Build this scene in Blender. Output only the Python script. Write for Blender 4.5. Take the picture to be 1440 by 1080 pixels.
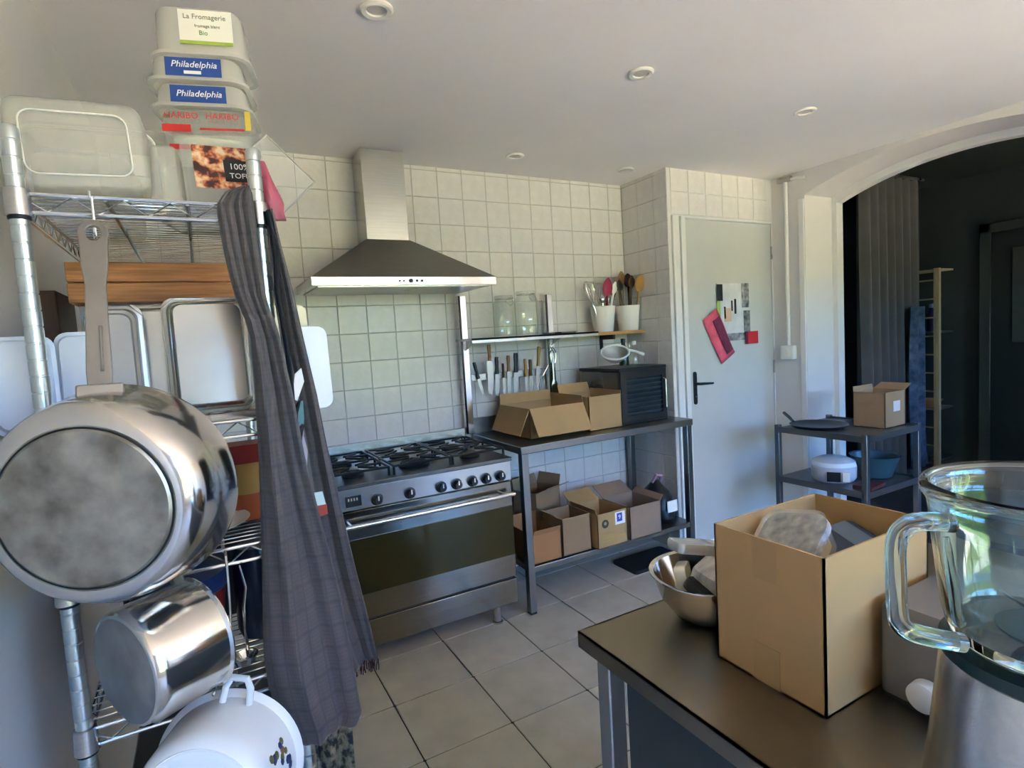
import bpy, bmesh, math, random
from mathutils import Vector, Matrix, Euler
random.seed(7)
sc = bpy.context.scene
for o in list(bpy.data.objects): bpy.data.objects.remove(o)
COL = sc.collection
R = math.radians

# ------------------------------------------------------------------ camera
cam_d = bpy.data.cameras.new('camera'); cam = bpy.data.objects.new('camera', cam_d); COL.objects.link(cam)
cam_d.sensor_fit = 'HORIZONTAL'; cam_d.sensor_width = 36.0
cam_d.lens = 36.0 * 790.55 / 1440.0
cam_d.clip_start = 0.02
CAMH = 1.434
def cam_matrix(yaw, pitch, roll):
    f = Vector((math.sin(yaw)*math.cos(pitch), math.cos(yaw)*math.cos(pitch), -math.sin(pitch)))
    r = Vector((math.cos(yaw), -math.sin(yaw), 0)); d = f.cross(r)
    c, s = math.cos(roll), math.sin(roll)
    r2 = r*c + d*s; d2 = -r*s + d*c
    m = Matrix((r2, -d2, -f)).transposed().to_4x4()
    m.translation = (0, 0, CAMH)
    return m
cam.matrix_world = cam_matrix(0.500592, 0.07895, 0.0609954)
sc.camera = cam

# ------------------------------------------------------------------ world, sun, exposure
w = bpy.data.worlds.new('world'); sc.world = w; w.use_nodes = True
nt = w.node_tree; nt.nodes.clear()
out = nt.nodes.new('ShaderNodeOutputWorld'); bg = nt.nodes.new('ShaderNodeBackground')
sky = nt.nodes.new('ShaderNodeTexSky'); sky.sky_type = 'NISHITA'; sky.sun_disc = False
sky.sun_elevation = R(48); sky.sun_rotation = R(70); sky.air_density = 1.0; sky.dust_density = .3; sky.ozone_density = 2.0
tint = nt.nodes.new('ShaderNodeMix'); tint.data_type = 'RGBA'; tint.blend_type = 'MULTIPLY'; tint.inputs[0].default_value = 1; tint.inputs[7].default_value = (.60, .89, 1.38, 1)
nt.links.new(sky.outputs[0], tint.inputs[6]); nt.links.new(tint.outputs[2], bg.inputs[0]); nt.links.new(bg.outputs[0], out.inputs[0])
bg.inputs[1].default_value = 1.22
sun_d = bpy.data.lights.new('sun', 'SUN'); sun_d.energy = 44.0; sun_d.angle = R(0.6); sun_d.color = (1.0, 0.89, 0.74)
sun = bpy.data.objects.new('sun', sun_d); COL.objects.link(sun)
sun.rotation_euler = Vector((.62,.22,.75)).to_track_quat('Z','Y').to_euler(); sun.location = (6, 3, 9)
sc.view_settings.view_transform = 'Standard'; sc.view_settings.look = 'None'
sc.view_settings.gamma = 1.0; sc.view_settings.exposure = 2.02
try: sc.view_settings.use_curve_mapping = False
except Exception: pass
sc.cycles.max_bounces = 14; sc.cycles.diffuse_bounces = 8; sc.cycles.transparent_max_bounces = 16
sc.cycles.caustics_refractive = False; sc.cycles.caustics_reflective = False
sc.cycles.sample_clamp_indirect = 6.0
# daylight portals of the window behind the camera (they only guide the sampling of the sky)
WIN = (0.45, 3.30, 0.55, 2.28)   # x0 x1 z0 z1 in the wall at YR
YR = -2.4
pl = bpy.data.lights.new('window_portal', 'AREA'); pl.shape = 'RECTANGLE'; pl.size = WIN[1]-WIN[0]; pl.size_y = WIN[3]-WIN[2]
pl.cycles.is_portal = True
po = bpy.data.objects.new('window_portal', pl); COL.objects.link(po)
po.location = ((WIN[0]+WIN[1])/2, YR-0.13, (WIN[2]+WIN[3])/2); po.rotation_euler = (R(90), 0, 0)

pl2 = bpy.data.lights.new('added_window_portal', 'AREA'); pl2.shape = 'RECTANGLE'; pl2.size = .8; pl2.size_y = 1.1; pl2.cycles.is_portal = True  # sky sampling guide for the window added to light the dining room
po2 = bpy.data.objects.new('added_window_portal', pl2); COL.objects.link(po2); po2.location = (4.9, -.405, 1.55); po2.rotation_euler = (R(90), 0, 0)

# ------------------------------------------------------------------ materials
MATS = {}
def mat(name, col=(.8,.8,.8), rough=.5, metal=0.0, vary=0.0, vscale=8.0, bump=0.0, bscale=60.0, stretch=(1,1,1),
        spec=.5, trans=0.0, ior=1.45, alpha=1.0, emit=None, sheen=0.0, coat=0.0, col2=None, rvary=0.0, detail=4.0):
    if name in MATS: return MATS[name]
    m = bpy.data.materials.new(name); m.use_nodes = True; t = m.node_tree
    b = t.nodes['Principled BSDF']
    b.inputs['Base Color'].default_value = (*col, 1); b.inputs['Roughness'].default_value = rough
    b.inputs['Metallic'].default_value = metal; b.inputs['Specular IOR Level'].default_value = spec
    b.inputs['Transmission Weight'].default_value = trans; b.inputs['IOR'].default_value = ior
    b.inputs['Alpha'].default_value = alpha; b.inputs['Coat Weight'].default_value = coat
    if sheen: b.inputs['Sheen Weight'].default_value = sheen
    if emit: b.inputs['Emission Color'].default_value = (*emit[0], 1); b.inputs['Emission Strength'].default_value = emit[1]
    if vary or bump or col2 or rvary:
        tc = t.nodes.new('ShaderNodeTexCoord'); mp = t.nodes.new('ShaderNodeMapping'); mp.inputs['Scale'].default_value = stretch
        t.links.new(tc.outputs['Object'], mp.inputs[0])
    if vary or col2 or rvary:
        n = t.nodes.new('ShaderNodeTexNoise'); n.inputs['Scale'].default_value = vscale; n.inputs['Detail'].default_value = detail
        t.links.new(mp.outputs[0], n.inputs['Vector'])
        if vary or col2:
            mx = t.nodes.new('ShaderNodeMix'); mx.data_type = 'RGBA'
            c2 = col2 if col2 else tuple(min(1, c*(1+vary)) for c in col)
            mx.inputs[6].default_value = (*[c*(1-vary) for c in col], 1); mx.inputs[7].default_value = (*c2, 1)
            rp = t.nodes.new('ShaderNodeMapRange'); rp.inputs[1].default_value = .3; rp.inputs[2].default_value = .7
            t.links.new(n.outputs[0], rp.inputs[0]); t.links.new(rp.outputs[0], mx.inputs[0]); t.links.new(mx.outputs[2], b.inputs['Base Color'])
        if rvary:
            rr = t.nodes.new('ShaderNodeMapRange'); rr.inputs[1].default_value = .3; rr.inputs[2].default_value = .7
            rr.inputs[3].default_value = max(0, rough-rvary); rr.inputs[4].default_value = rough+rvary
            t.links.new(n.outputs[0], rr.inputs[0]); t.links.new(rr.outputs[0], b.inputs['Roughness'])
    if bump:
        n2 = t.nodes.new('ShaderNodeTexNoise'); n2.inputs['Scale'].default_value = bscale; n2.inputs['Detail'].default_value = 3
        t.links.new(mp.outputs[0], n2.inputs['Vector'])
        bp = t.nodes.new('ShaderNodeBump'); bp.inputs['Strength'].default_value = bump; bp.inputs['Distance'].default_value = .004
        t.links.new(n2.outputs[0], bp.inputs['Height']); t.links.new(bp.outputs[0], b.inputs['Normal'])
    MATS[name] = m; return m

def pane_mat(name, tint, refl, rough=0.03, haze=0.0, hazecol=(.8,.8,.78)):
    """thin clear sheet: transparent + fresnel gloss + a little white haze"""
    if name in MATS: return MATS[name]
    m = bpy.data.materials.new(name); m.use_nodes = True; t = m.node_tree; t.nodes.clear()
    o = t.nodes.new('ShaderNodeOutputMaterial'); tr = t.nodes.new('ShaderNodeBsdfTransparent'); tr.inputs[0].default_value = (*tint, 1)
    g = t.nodes.new('ShaderNodeBsdfGlossy'); g.inputs['Roughness'].default_value = rough
    lw = t.nodes.new('ShaderNodeLayerWeight'); lw.inputs[0].default_value = .25
    pw = t.nodes.new('ShaderNodeMath'); pw.operation = 'POWER'; pw.inputs[1].default_value = 2.5; t.links.new(lw.outputs['Facing'], pw.inputs[0])
    ad = t.nodes.new('ShaderNodeMath'); ad.operation = 'MULTIPLY_ADD'; ad.inputs[1].default_value = .55; ad.inputs[2].default_value = refl + .03; ad.use_clamp = True
    t.links.new(pw.outputs[0], ad.inputs[0])
    last = tr
    if haze:
        d = t.nodes.new('ShaderNodeBsdfDiffuse'); d.inputs[0].default_value = (*hazecol, 1)
        tl = t.nodes.new('ShaderNodeBsdfTranslucent'); tl.inputs[0].default_value = (*hazecol, 1)
        a1 = t.nodes.new('ShaderNodeMixShader'); a1.inputs[0].default_value = .45
        t.links.new(d.outputs[0], a1.inputs[1]); t.links.new(tl.outputs[0], a1.inputs[2])
        mh = t.nodes.new('ShaderNodeMixShader'); mh.inputs[0].default_value = haze
        t.links.new(tr.outputs[0], mh.inputs[1]); t.links.new(a1.outputs[0], mh.inputs[2]); last = mh
    mx = t.nodes.new('ShaderNodeMixShader'); t.links.new(ad.outputs[0], mx.inputs[0])
    t.links.new(last.outputs[0], mx.inputs[1]); t.links.new(g.outputs[0], mx.inputs[2]); t.links.new(mx.outputs[0], o.inputs[0])
    MATS[name] = m; return m

def ramp_mat(name, stops, scale=20, rough=.7, kind='noise', stretch=(1,1,1), detail=3):
    if name in MATS: return MATS[name]
    m = bpy.data.materials.new(name); m.use_nodes = True; t = m.node_tree; b = t.nodes['Principled BSDF']
    b.inputs['Roughness'].default_value = rough
    tc = t.nodes.new('ShaderNodeTexCoord'); mp = t.nodes.new('ShaderNodeMapping'); mp.inputs['Scale'].default_value = stretch
    t.links.new(tc.outputs['Object'], mp.inputs[0])
    if kind == 'noise':
        n = t.nodes.new('ShaderNodeTexNoise'); n.inputs['Scale'].default_value = scale; n.inputs['Detail'].default_value = detail; o = n.outputs[0]
    else:
        n = t.nodes.new('ShaderNodeTexVoronoi'); n.inputs['Scale'].default_value = scale
        sp = t.nodes.new('ShaderNodeSeparateColor'); t.links.new(n.outputs['Color'], sp.inputs[0]); o = sp.outputs[0]
    t.links.new(mp.outputs[0], n.inputs['Vector'])
    cr = t.nodes.new('ShaderNodeValToRGB'); cr.color_ramp.interpolation = 'LINEAR' if kind == 'noise' else 'CONSTANT'
    e = cr.color_ramp.elements
    while len(e) > 1: e.remove(e[-1])
    e[0].position = stops[0][0]; e[0].color = (*stops[0][1], 1)
    for p, c in stops[1:]:
        k = e.new(p); k.color = (*c, 1)
    t.links.new(o, cr.inputs[0]); t.links.new(cr.outputs[0], b.inputs['Base Color'])
    MATS[name] = m; return m

def check_mat(name, base, dark, pitch, rough=.9):
    """woven cloth with thin crossing darker threads and broader stripes"""
    m = bpy.data.materials.new(name); m.use_nodes = True; t = m.node_tree; b = t.nodes['Principled BSDF']
    b.inputs['Roughness'].default_value = rough; b.inputs['Sheen Weight'].default_value = .15
    tc = t.nodes.new('ShaderNodeTexCoord')
    def bands(axis, sc_, lo):
        wv = t.nodes.new('ShaderNodeTexWave'); wv.wave_type = 'BANDS'; wv.bands_direction = axis; wv.wave_profile = 'SIN'
        wv.inputs['Scale'].default_value = sc_; wv.inputs['Distortion'].default_value = .6; wv.inputs['Detail'].default_value = 1
        t.links.new(tc.outputs['UV'], wv.inputs[0])
        mr = t.nodes.new('ShaderNodeMapRange'); mr.inputs[1].default_value = lo; mr.inputs[2].default_value = 1
        t.links.new(wv.outputs['Fac'], mr.inputs[0]); return mr.outputs[0]
    a = bands('X', .314/pitch, .5); c = bands('Y', .314/pitch, .5); d = bands('X', .314/(pitch*6), .93); e = bands('Y', .314/(pitch*6), .93)
    def mx(x, y):
        n = t.nodes.new('ShaderNodeMath'); n.operation = 'MAXIMUM'; t.links.new(x, n.inputs[0]); t.links.new(y, n.inputs[1]); return n.outputs[0]
    def ml(x, k):
        n = t.nodes.new('ShaderNodeMath'); n.operation = 'MULTIPLY'; t.links.new(x, n.inputs[0]); n.inputs[1].default_value = k; return n.outputs[0]
    v = mx(ml(mx(a, c), .40), ml(mx(d, e), .65))
    no = t.nodes.new('ShaderNodeTexNoise'); no.inputs['Scale'].default_value = 25; t.links.new(tc.outputs['UV'], no.inputs[0])
    m1 = t.nodes.new('ShaderNodeMix'); m1.data_type = 'RGBA'; m1.inputs[6].default_value = (*base, 1); m1.inputs[7].default_value = (*[k*.72 for k in base], 1)
    t.links.new(no.outputs[0], m1.inputs[0])
    m2 = t.nodes.new('ShaderNodeMix'); m2.data_type = 'RGBA'; m2.inputs[7].default_value = (*dark, 1)
    t.links.new(v, m2.inputs[0]); t.links.new(m1.outputs[2], m2.inputs[6]); t.links.new(m2.outputs[2], b.inputs['Base Color'])
    MATS[name] = m; return m

PAINT = mat('white_paint', (.66,.64,.61), .6, vary=.03, vscale=3, bump=.15, bscale=90)
CEIL = mat('ceiling_paint', (.82,.80,.77), .75, vary=.03, vscale=1.5)
TILE = mat('glazed_tile', (.69,.67,.63), .13, vary=.05, vscale=3, bump=.25, bscale=9)
GROUT = mat('tile_grout', (.46,.44,.39), .9)
FTILE = mat('floor_tile', (.48,.465,.39), .34, spec=.3, vary=.12, vscale=2.2, bump=.08, bscale=30, rvary=.06)
FGROUT = mat('floor_grout', (.035,.035,.035), .9)
DOORW = mat('door_paint', (.52,.53,.50), .45, vary=.02)
TRIMW = mat('trim_paint', (.74,.73,.70), .5)
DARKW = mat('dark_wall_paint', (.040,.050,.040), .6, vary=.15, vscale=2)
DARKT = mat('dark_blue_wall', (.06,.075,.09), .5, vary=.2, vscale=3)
STEEL = mat('brushed_steel', (.56,.55,.53), .27, 1, vary=.06, vscale=6, stretch=(1,30,30), bump=.03, bscale=20)
STEELD = mat('worn_steel', (.40,.39,.37), .33, 1, vary=.12, vscale=5, rvary=.08)
STEELP = mat('polished_steel', (.66,.65,.63), .13, 1, vary=.04, vscale=8)
TOPST = mat('worktop_steel', (.30,.265,.205), .34, 1, vary=.05, vscale=3, rvary=.06)
TABST = mat('dark_table_steel', (.25,.245,.23), .33, 1, vary=.1, vscale=5)
CHROME = mat('chrome_wire', (.72,.73,.74), .16, 1)
PANBOT = mat('scorched_pan_base', (.37,.355,.315), .40, 1, vary=.42, vscale=22, detail=8, rvary=.12)
ALU = mat('dull_aluminium', (.31,.30,.275), .36, 1, vary=.1, vscale=14)
BLACKP = mat('black_plastic', (.014,.014,.015), .35)
BLACKI = mat('black_iron', (.012,.012,.012), .5, bump=.1, bscale=80)
OVGLASS = mat('oven_glass', (.030,.026,.010), .05, 0, spec=.5)
OVGLASS.node_tree.nodes['Principled BSDF'].inputs['Specular Tint'].default_value = (1,.85,.45,1)
CARD = mat('cardboard', (.42,.265,.115), .8, vary=.06, vscale=6, bump=.1, bscale=50)
CARD2 = mat('cardboard_brown', (.29,.19,.105), .85, vary=.07, vscale=5)  # brown board, with the shade below the tabletop put into its colour
CARD3 = mat('cardboard_reddish', (.34,.17,.07), .85, vary=.07, vscale=5)  # reddish board, colour darkened to carry the lower shelf's shade
CARDT = mat('parcel_tape', (.37,.23,.10), .4)
WOOD = mat('oak_board', (.42,.22,.075), .5, vary=.25, vscale=6, stretch=(1,8,20), detail=6)
WOODR = mat('red_brown_wood', (.46,.20,.07), .5, vary=.3, vscale=5, stretch=(2,8,30), detail=6)
WOODD = mat('dark_wood', (.10,.045,.02), .5, vary=.3, vscale=8, stretch=(8,8,1))
WOODM = mat('mid_wood', (.26,.13,.05), .5, vary=.25, vscale=8, stretch=(8,8,1))
PINE = mat('pale_pine', (.52,.40,.20), .5, vary=.15, vscale=6, stretch=(8,8,1))
CERW = mat('white_ceramic', (.80,.78,.72), .2)
WHITEP = mat('white_plastic', (.80,.81,.82), .3, vary=.02)
BLUEW = mat('bluish_white_plastic', (.68,.77,.90), .35, vary=.03)
CREAMP = mat('cream_plastic', (.80,.72,.48), .4)
ENAM = mat('white_enamel', (.78,.82,.84), .12, vary=.03, coat=.3)
CLEARP = pane_mat('cloudy_plastic', (.95,.95,.92), .02, .18, .42, (.95,.95,.91))
CLEARR = pane_mat('milky_plastic', (.95,.96,.93), .03, .12, .26, (.95,.95,.91))
CLEARQ = pane_mat('clear_plastic', (.96,.97,.95), .04, .08, .18, (.92,.92,.88))
GLASS = mat('jug_glass', (.80,.94,.95), .01, trans=1.0, ior=1.45)
JAR = pane_mat('jar_glass', (.93,.96,.92), .06, .03, .06, (.8,.85,.75))
WPANE = pane_mat('window_glass', (.95,.97,.96), .0, .0)
FABD = check_mat('grey_check_cloth', (.105,.092,.090), (.04,.037,.045), .0075)
RED = mat('red_plastic', (.22,.012,.012), .4)
BLUE = mat('blue_plastic', (.010,.028,.11), .3)
PINK = mat('pink_paper', (.70,.10,.16), .6, vary=.25, vscale=12)
YEL = mat('yellow_print', (.44,.29,.08), .6)
WHITE = mat('white_print', (.82,.82,.80), .6)
BLACK = mat('black_print', (.015,.015,.018), .6)

# ------------------------------------------------------------------ geometry helpers
class MB:
    def __init__(s): s.v = []; s.f = []; s.uv = None
    def add(s, vs, fs, M=None):
        b = len(s.v)
        s.v += [tuple(M @ Vector(p)) if M else tuple(p) for p in vs]
        s.f += [tuple(b+i for i in q) for q in fs]; return s
    def box(s, lo, hi, M=None):
        x0,y0,z0 = lo; x1,y1,z1 = hi
        return s.add([(x0,y0,z0),(x1,y0,z0),(x1,y1,z0),(x0,y1,z0),(x0,y0,z1),(x1,y0,z1),(x1,y1,z1),(x0,y1,z1)],
              [(0,3,2,1),(4,5,6,7),(0,1,5,4),(1,2,6,5),(2,3,7,6),(3,0,4,7)], M)
    def cb(s, c, size, M=None):
        return s.box([c[i]-size[i]/2 for i in range(3)], [c[i]+size[i]/2 for i in range(3)], M)
    def rings(s, rings, M=None, cap0=True, cap1=True, closed=False):
        n = len(rings[0]); vs = [p for r in rings for p in r]; fs = []
        m = len(rings)
        for i in range(m if closed else m-1):
            a = i*n; b = ((i+1) % m)*n
            for k in range(n):
                fs.append((a+k, a+(k+1) % n, b+(k+1) % n, b+k))
        if not closed:
            if cap0: fs.append(tuple(reversed(range(n))))
            if cap1: fs.append(tuple((m-1)*n+k for k in range(n)))
        return s.add(vs, fs, M)
    def lathe(s, prof, n=32, M=None, cap0=True, cap1=True):
        return s.rings([[(r*math.cos(2*math.pi*k/n), r*math.sin(2*math.pi*k/n), z) for k in range(n)] for r, z in prof], M, cap0, cap1)
    def tube(s, pts, r, n=8, M=None, closed=False, flat=1.0):
        P = [Vector(p) for p in pts]; rs = []
        up = None
        for i, p in enumerate(P):
            if closed: d = P[(i+1) % len(P)] - P[i-1]
            else: d = P[min(i+1, len(P)-1)] - P[max(i-1, 0)]
            d.normalize()
            if up is None: up = Vector((0,0,1)) if abs(d.z) < .9 else Vector((1,0,0))
            a = d.cross(up)
            if a.length < 1e-6: a = d.orthogonal()
            a.normalize(); b = a.cross(d).normalized(); up = b
            rr = r[i] if isinstance(r, (list, tuple)) else r
            rs.append([tuple(p + a*rr*math.cos(2*math.pi*k/n) + b*rr*flat*math.sin(2*math.pi*k/n)) for k in range(n)])
        return s.rings(rs, M, closed=closed)
    def rrect(s, rings, seg=4, M=None, cap0=True, cap1=True):
        """loft of rounded rectangles; rings = (w, h, corner radius, z)"""
        rs = []
        for wd, ht, r, z in rings:
            r = min(r, wd/2-1e-5, ht/2-1e-5); q = []
            for cx, cy, a0 in ((wd/2-r, ht/2-r, 0), (-wd/2+r, ht/2-r, 90), (-wd/2+r, -ht/2+r, 180), (wd/2-r, -ht/2+r, 270)):
                for k in range(seg+1):
                    a = R(a0+90*k/seg); q.append((cx+r*math.cos(a), cy+r*math.sin(a), z))
            rs.append(q)
        return s.rings(rs, M, cap0, cap1)
    def prism(s, poly, z0, z1, M=None):
        n = len(poly)
        return s.rings([[(x,y,z0) for x,y in poly], [(x,y,z1) for x,y in poly]], M)
    def sheet(s, rows, uv=None):
        nr, nc = len(rows), len(rows[0]); b = len(s.v)
        for r in rows: s.v += [tuple(p) for p in r]
        for i in range(nr-1):
            for j in range(nc-1):
                s.f.append((b+i*nc+j, b+i*nc+j+1, b+(i+1)*nc+j+1, b+(i+1)*nc+j))
        if uv: s.uv = (s.uv or []) + [q for r in uv for q in r]
        return s
    def build(s, name, m, parent=None, smooth=True, ang=35, bev=0, solid=0, loc=None, rot=None):
        me = bpy.data.meshes.new(name); me.from_pydata(s.v, [], s.f); me.validate(); me.update()
        if smooth:
            me.polygons.foreach_set('use_smooth', [True]*len(me.polygons)); me.set_sharp_from_angle(angle=R(ang))
        if s.uv and len(s.uv) == len(me.vertices):
            ul = me.uv_layers.new(name='UVMap')
            for l in me.loops: ul.data[l.index].uv = s.uv[l.vertex_index]
        bm = bmesh.new(); bm.from_mesh(me); bmesh.ops.recalc_face_normals(bm, faces=bm.faces); bm.to_mesh(me); bm.free()
        me.materials.append(m)
        o = bpy.data.objects.new(name, me); COL.objects.link(o)
        if parent: o.parent = parent
        if loc: o.location = loc
        if rot: o.rotation_euler = rot
        if solid:
            md = o.modifiers.new('solid', 'SOLIDIFY'); md.thickness = solid; md.offset = 0
        if bev:
            md = o.modifiers.new('bevel', 'BEVEL'); md.width = bev; md.segments = 2; md.limit_method = 'ANGLE'; md.angle_limit = R(40)
        return o

def smooth(pts, k=5):
    P = [Vector(p) for p in pts]; o = []
    for i in range(len(P)-1):
        a, b, c, d = P[max(i-1,0)], P[i], P[i+1], P[min(i+2, len(P)-1)]
        for q in range(k):
            u = q/k; o.append(tuple(.5*((2*b)+(c-a)*u+(2*a-5*b+4*c-d)*u*u+(3*b-a-3*c+d)*u**3)))
    return o+[tuple(P[-1])]
def thing(name, label, cat, loc=(0,0,0), rz=0, group=None, rot=None):
    o = bpy.data.objects.new(name, None); COL.objects.link(o); o.empty_display_size = .05
    o.location = loc; o.rotation_euler = rot if rot else (0,0,R(rz)); tag(o, label, cat, group); return o
def tag(o, label, cat, group=None):
    o['label'] = label; o['category'] = cat
    if group: o['group'] = group
    return o
def struct(o): o['kind'] = 'structure'; return o
def frame(origin, zdir, xhint=(0,0,1)):
    """matrix whose local z runs along zdir and whose local y is as near to xhint as can be"""
    z = Vector(zdir).normalized(); x = Vector(xhint).cross(z)
    if x.length < 1e-5: x = z.orthogonal()
    x.normalize(); y = z.cross(x)
    m = Matrix((x, y, z)).transposed().to_4x4(); m.translation = origin; return m
def basis(origin, x, y, z):
    m = Matrix((Vector(x).normalized(), Vector(y).normalized(), Vector(z).normalized())).transposed().to_4x4(); m.translation = origin; return m
def text(body, size, m, parent, M, align='CENTER', shear=0, ext=.0003, name='lettering'):
    c = bpy.data.curves.new(name, 'FONT'); c.body = body; c.size = size; c.align_x = align; c.align_y = 'CENTER'; c.shear = shear; c.extrude = ext
    c.resolution_u = 3
    t = bpy.data.objects.new(name+'_tmp', c); me = bpy.data.meshes.new_from_object(t); bpy.data.objects.remove(t)
    me.transform(M); me.materials.clear(); me.materials.append(m); me.name = name
    o = bpy.data.objects.new(name, me); COL.objects.link(o); o.parent = parent; return o
def copy_tree(o, parent=None):
    c = o.copy(); COL.objects.link(c); c.parent = parent
    for ch in o.children: copy_tree(ch, c)
    return c

# ================================================================== STRUCTURE
XL, XR, YB, ZC = -0.315, 3.60, 3.05, 2.434
XBOX, YD = 2.605, 2.626
def sbox(name, lo, hi, m, parent=None):
    o = MB().box(lo, hi).build(name, m, parent, smooth=False)
    if not parent: struct(o)
    return o
# floor
floor = sbox('floor', (XL-.1, YR-.1, -.10), (6.3, YB+.1, -.004), FGROUT)
xs = [.20-.348*k for k in range(2, -1, -1)]
xs = [XL] + [.55+.348*k for k in range(-2, 9)] + [XR]
ys = [YR] + [2.149+.349*k for k in range(-13, 3)] + [YB]
tmesh = None
g = .0055
for i in range(len(xs)-1):
    for j in range(len(ys)-1):
        x0, x1, y0, y1 = xs[i], xs[i+1], ys[j], ys[j+1]
        if x1-x0 < .03 or y1-y0 < .03: continue
        if y0 > YD and x0 > XBOX: continue
        if tmesh is None:
            b = MB().rrect([(1,1,.012,-.5),(1,1,.012,.2),(.992,.992,.012,.5)], 1)
            t = b.build('tile', FTILE, floor, ang=20); tmesh = t.data
        else:
            t = bpy.data.objects.new('tile', tmesh); COL.objects.link(t); t.parent = floor
        t.location = ((x0+x1)/2, (y0+y1)/2, -.002); t.scale = (x1-x0-g, y1-y0-g, .004)
# the dining room floor beyond the arch
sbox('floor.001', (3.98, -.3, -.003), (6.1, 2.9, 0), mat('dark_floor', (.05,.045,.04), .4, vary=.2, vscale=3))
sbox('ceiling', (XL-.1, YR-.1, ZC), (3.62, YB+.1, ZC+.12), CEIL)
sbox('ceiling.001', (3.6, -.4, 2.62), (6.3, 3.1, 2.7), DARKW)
sbox('wall_left', (XL-.12, YR-.1, -.1), (XL, YB+.1, ZC+.1), PAINT)
wb = sbox('wall_back', (XL, YB+.004, 0), (XBOX+.05, YB+.15, ZC+.1), GROUT)
# wall tiles
wt = None
def wall_tile(parent, c, sx, sz, face):
    global wt
    if wt is None:
        b = MB().rrect([(1,1,.01,-.5),(1,1,.01,.1),(.975,.975,.01,.5)], 1)
        t = b.build('tile', TILE, parent, ang=20); wt = t.data
    else:
        t = bpy.data.objects.new('tile', wt); COL.objects.link(t); t.parent = parent
    t.location = c; t.scale = (sx-.0035, sz-.0035, .006)
    t.rotation_euler = face
CP, RP = .1535, .1497
cx = sorted({round(.649+CP*k, 4) for k in range(-7, 14) if XL < .649+CP*k < XBOX} | {XL, XBOX})
cz = [.017+RP*k for k in range(0, 17)]; cz = [z for z in cz if z < ZC-.02]+[ZC]
for i in range(len(cx)-1):
    for j in range(len(cz)-1):
        if cz[j+1] < .25: continue
        if cx[i+1]-cx[i] < .02 or cz[j+1]-cz[j] < .02: continue
        if .38 < cx[i] < 1.2 and cz[j+1] < .75: continue            # hidden behind the cooker
        wall_tile(wb, ((cx[i]+cx[i+1])/2, YB+.004, (cz[j]+cz[j+1])/2), cx[i+1]-cx[i], cz[j+1]-cz[j],
                  (R(90)+random.uniform(-.003,.003), 0, random.uniform(-.003,.003)))
# closet block at the right of the worktable: side wall and door wall
ws = sbox('wall_closet_side', (XBOX+.004, YD+.1, 0), (XBOX+.10, YB+.1, ZC+.05), GROUT)
yy = [YD, YD+.12, YD+.272, YB]
for i in range(3):
    for j in range(len(cz)-1):
        if cz[j+1] < .2 or cz[j+1]-cz[j] < .02: continue
        wall_tile(ws, (XBOX+.004, (yy[i]+yy[i+1])/2, (cz[j]+cz[j+1])/2), yy[i+1]-yy[i], cz[j+1]-cz[j], (R(90), 0, R(-90)))
DX0, DX1, DZ = 2.755, 3.588, 2.132
m = MB(); m.box((XBOX+.004, YD, 0), (2.632, YD+.1, ZC+.05)); m.box((2.632, YD, DZ+.012), (XR, YD+.1, ZC+.05)); m.box((DX1, YD, 0), (XR, YD+.1, DZ+.012))
wd = struct(m.build('wall_door', PAINT, smooth=False))
for i in range(6):
    for z0, z1 in ((2.15, 2.29), (2.29, ZC)):
        x0 = 2.635+.1535*i; x1 = min(x0+.1535, 3.545)
        wall_tile(wd, ((x0+x1)/2, YD-.001, (z0+z1)/2), x1-x0, z1-z0, (R(90), 0, 0))
# door
door = struct(MB().box((DX0, YD+.004, .008), (DX1-.004, YD+.044, DZ-.004)).build('door_1', DOORW, bev=.002))
mm = MB(); mm.box((2.636, YD-.014, 0), (2.690, YD+.05, DZ+.012)); mm.build('door_frame', TRIMW, door, bev=.004)
mm = MB(); mm.box((2.712, YD-.008, 0), (2.750, YD+.05, DZ+.010)); mm.build('door_frame', TRIMW, door, bev=.004)
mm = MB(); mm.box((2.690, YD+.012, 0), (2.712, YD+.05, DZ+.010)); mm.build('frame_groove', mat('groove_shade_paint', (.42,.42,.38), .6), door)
mm = MB(); mm.box((2.75, YD-.006, DZ), (DX1, YD+.05, DZ+.012)); mm.build('frame_head', TRIMW, door, bev=.002)
mm = MB(); mm.rrect([(.030,.215,.014,0),(.030,.215,.014,.006),(.026,.21,.012,.008)], 4, basis((2.795, YD+.004, 1.045), (1,0,0), (0,0,1), (0,-1,0)))
pl_ = mm.build('handle_plate', BLACKP, door)
mm = MB(); mm.tube([(2.795, YD+.004, 1.075), (2.795, YD-.045, 1.075), (2.81, YD-.05, 1.075), (2.905, YD-.05, 1.07)], [.009,.009,.009,.007], 10)
mm.build('handle_lever', BLACKP, pl_)
mm = MB(); mm.lathe([(.006,0),(.006,.003)], 12, frame((2.795, YD-.004, .99), (0,-1,0))); mm.build('keyhole', STEELP, pl_)
for z in (1.93, 1.13, .25):
    mm = MB(); mm.tube([(3.582, YD-.004, z-.045), (3.582, YD-.004, z+.045)], .007, 10); mm.build('hinge', STEELD, door)
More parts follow.
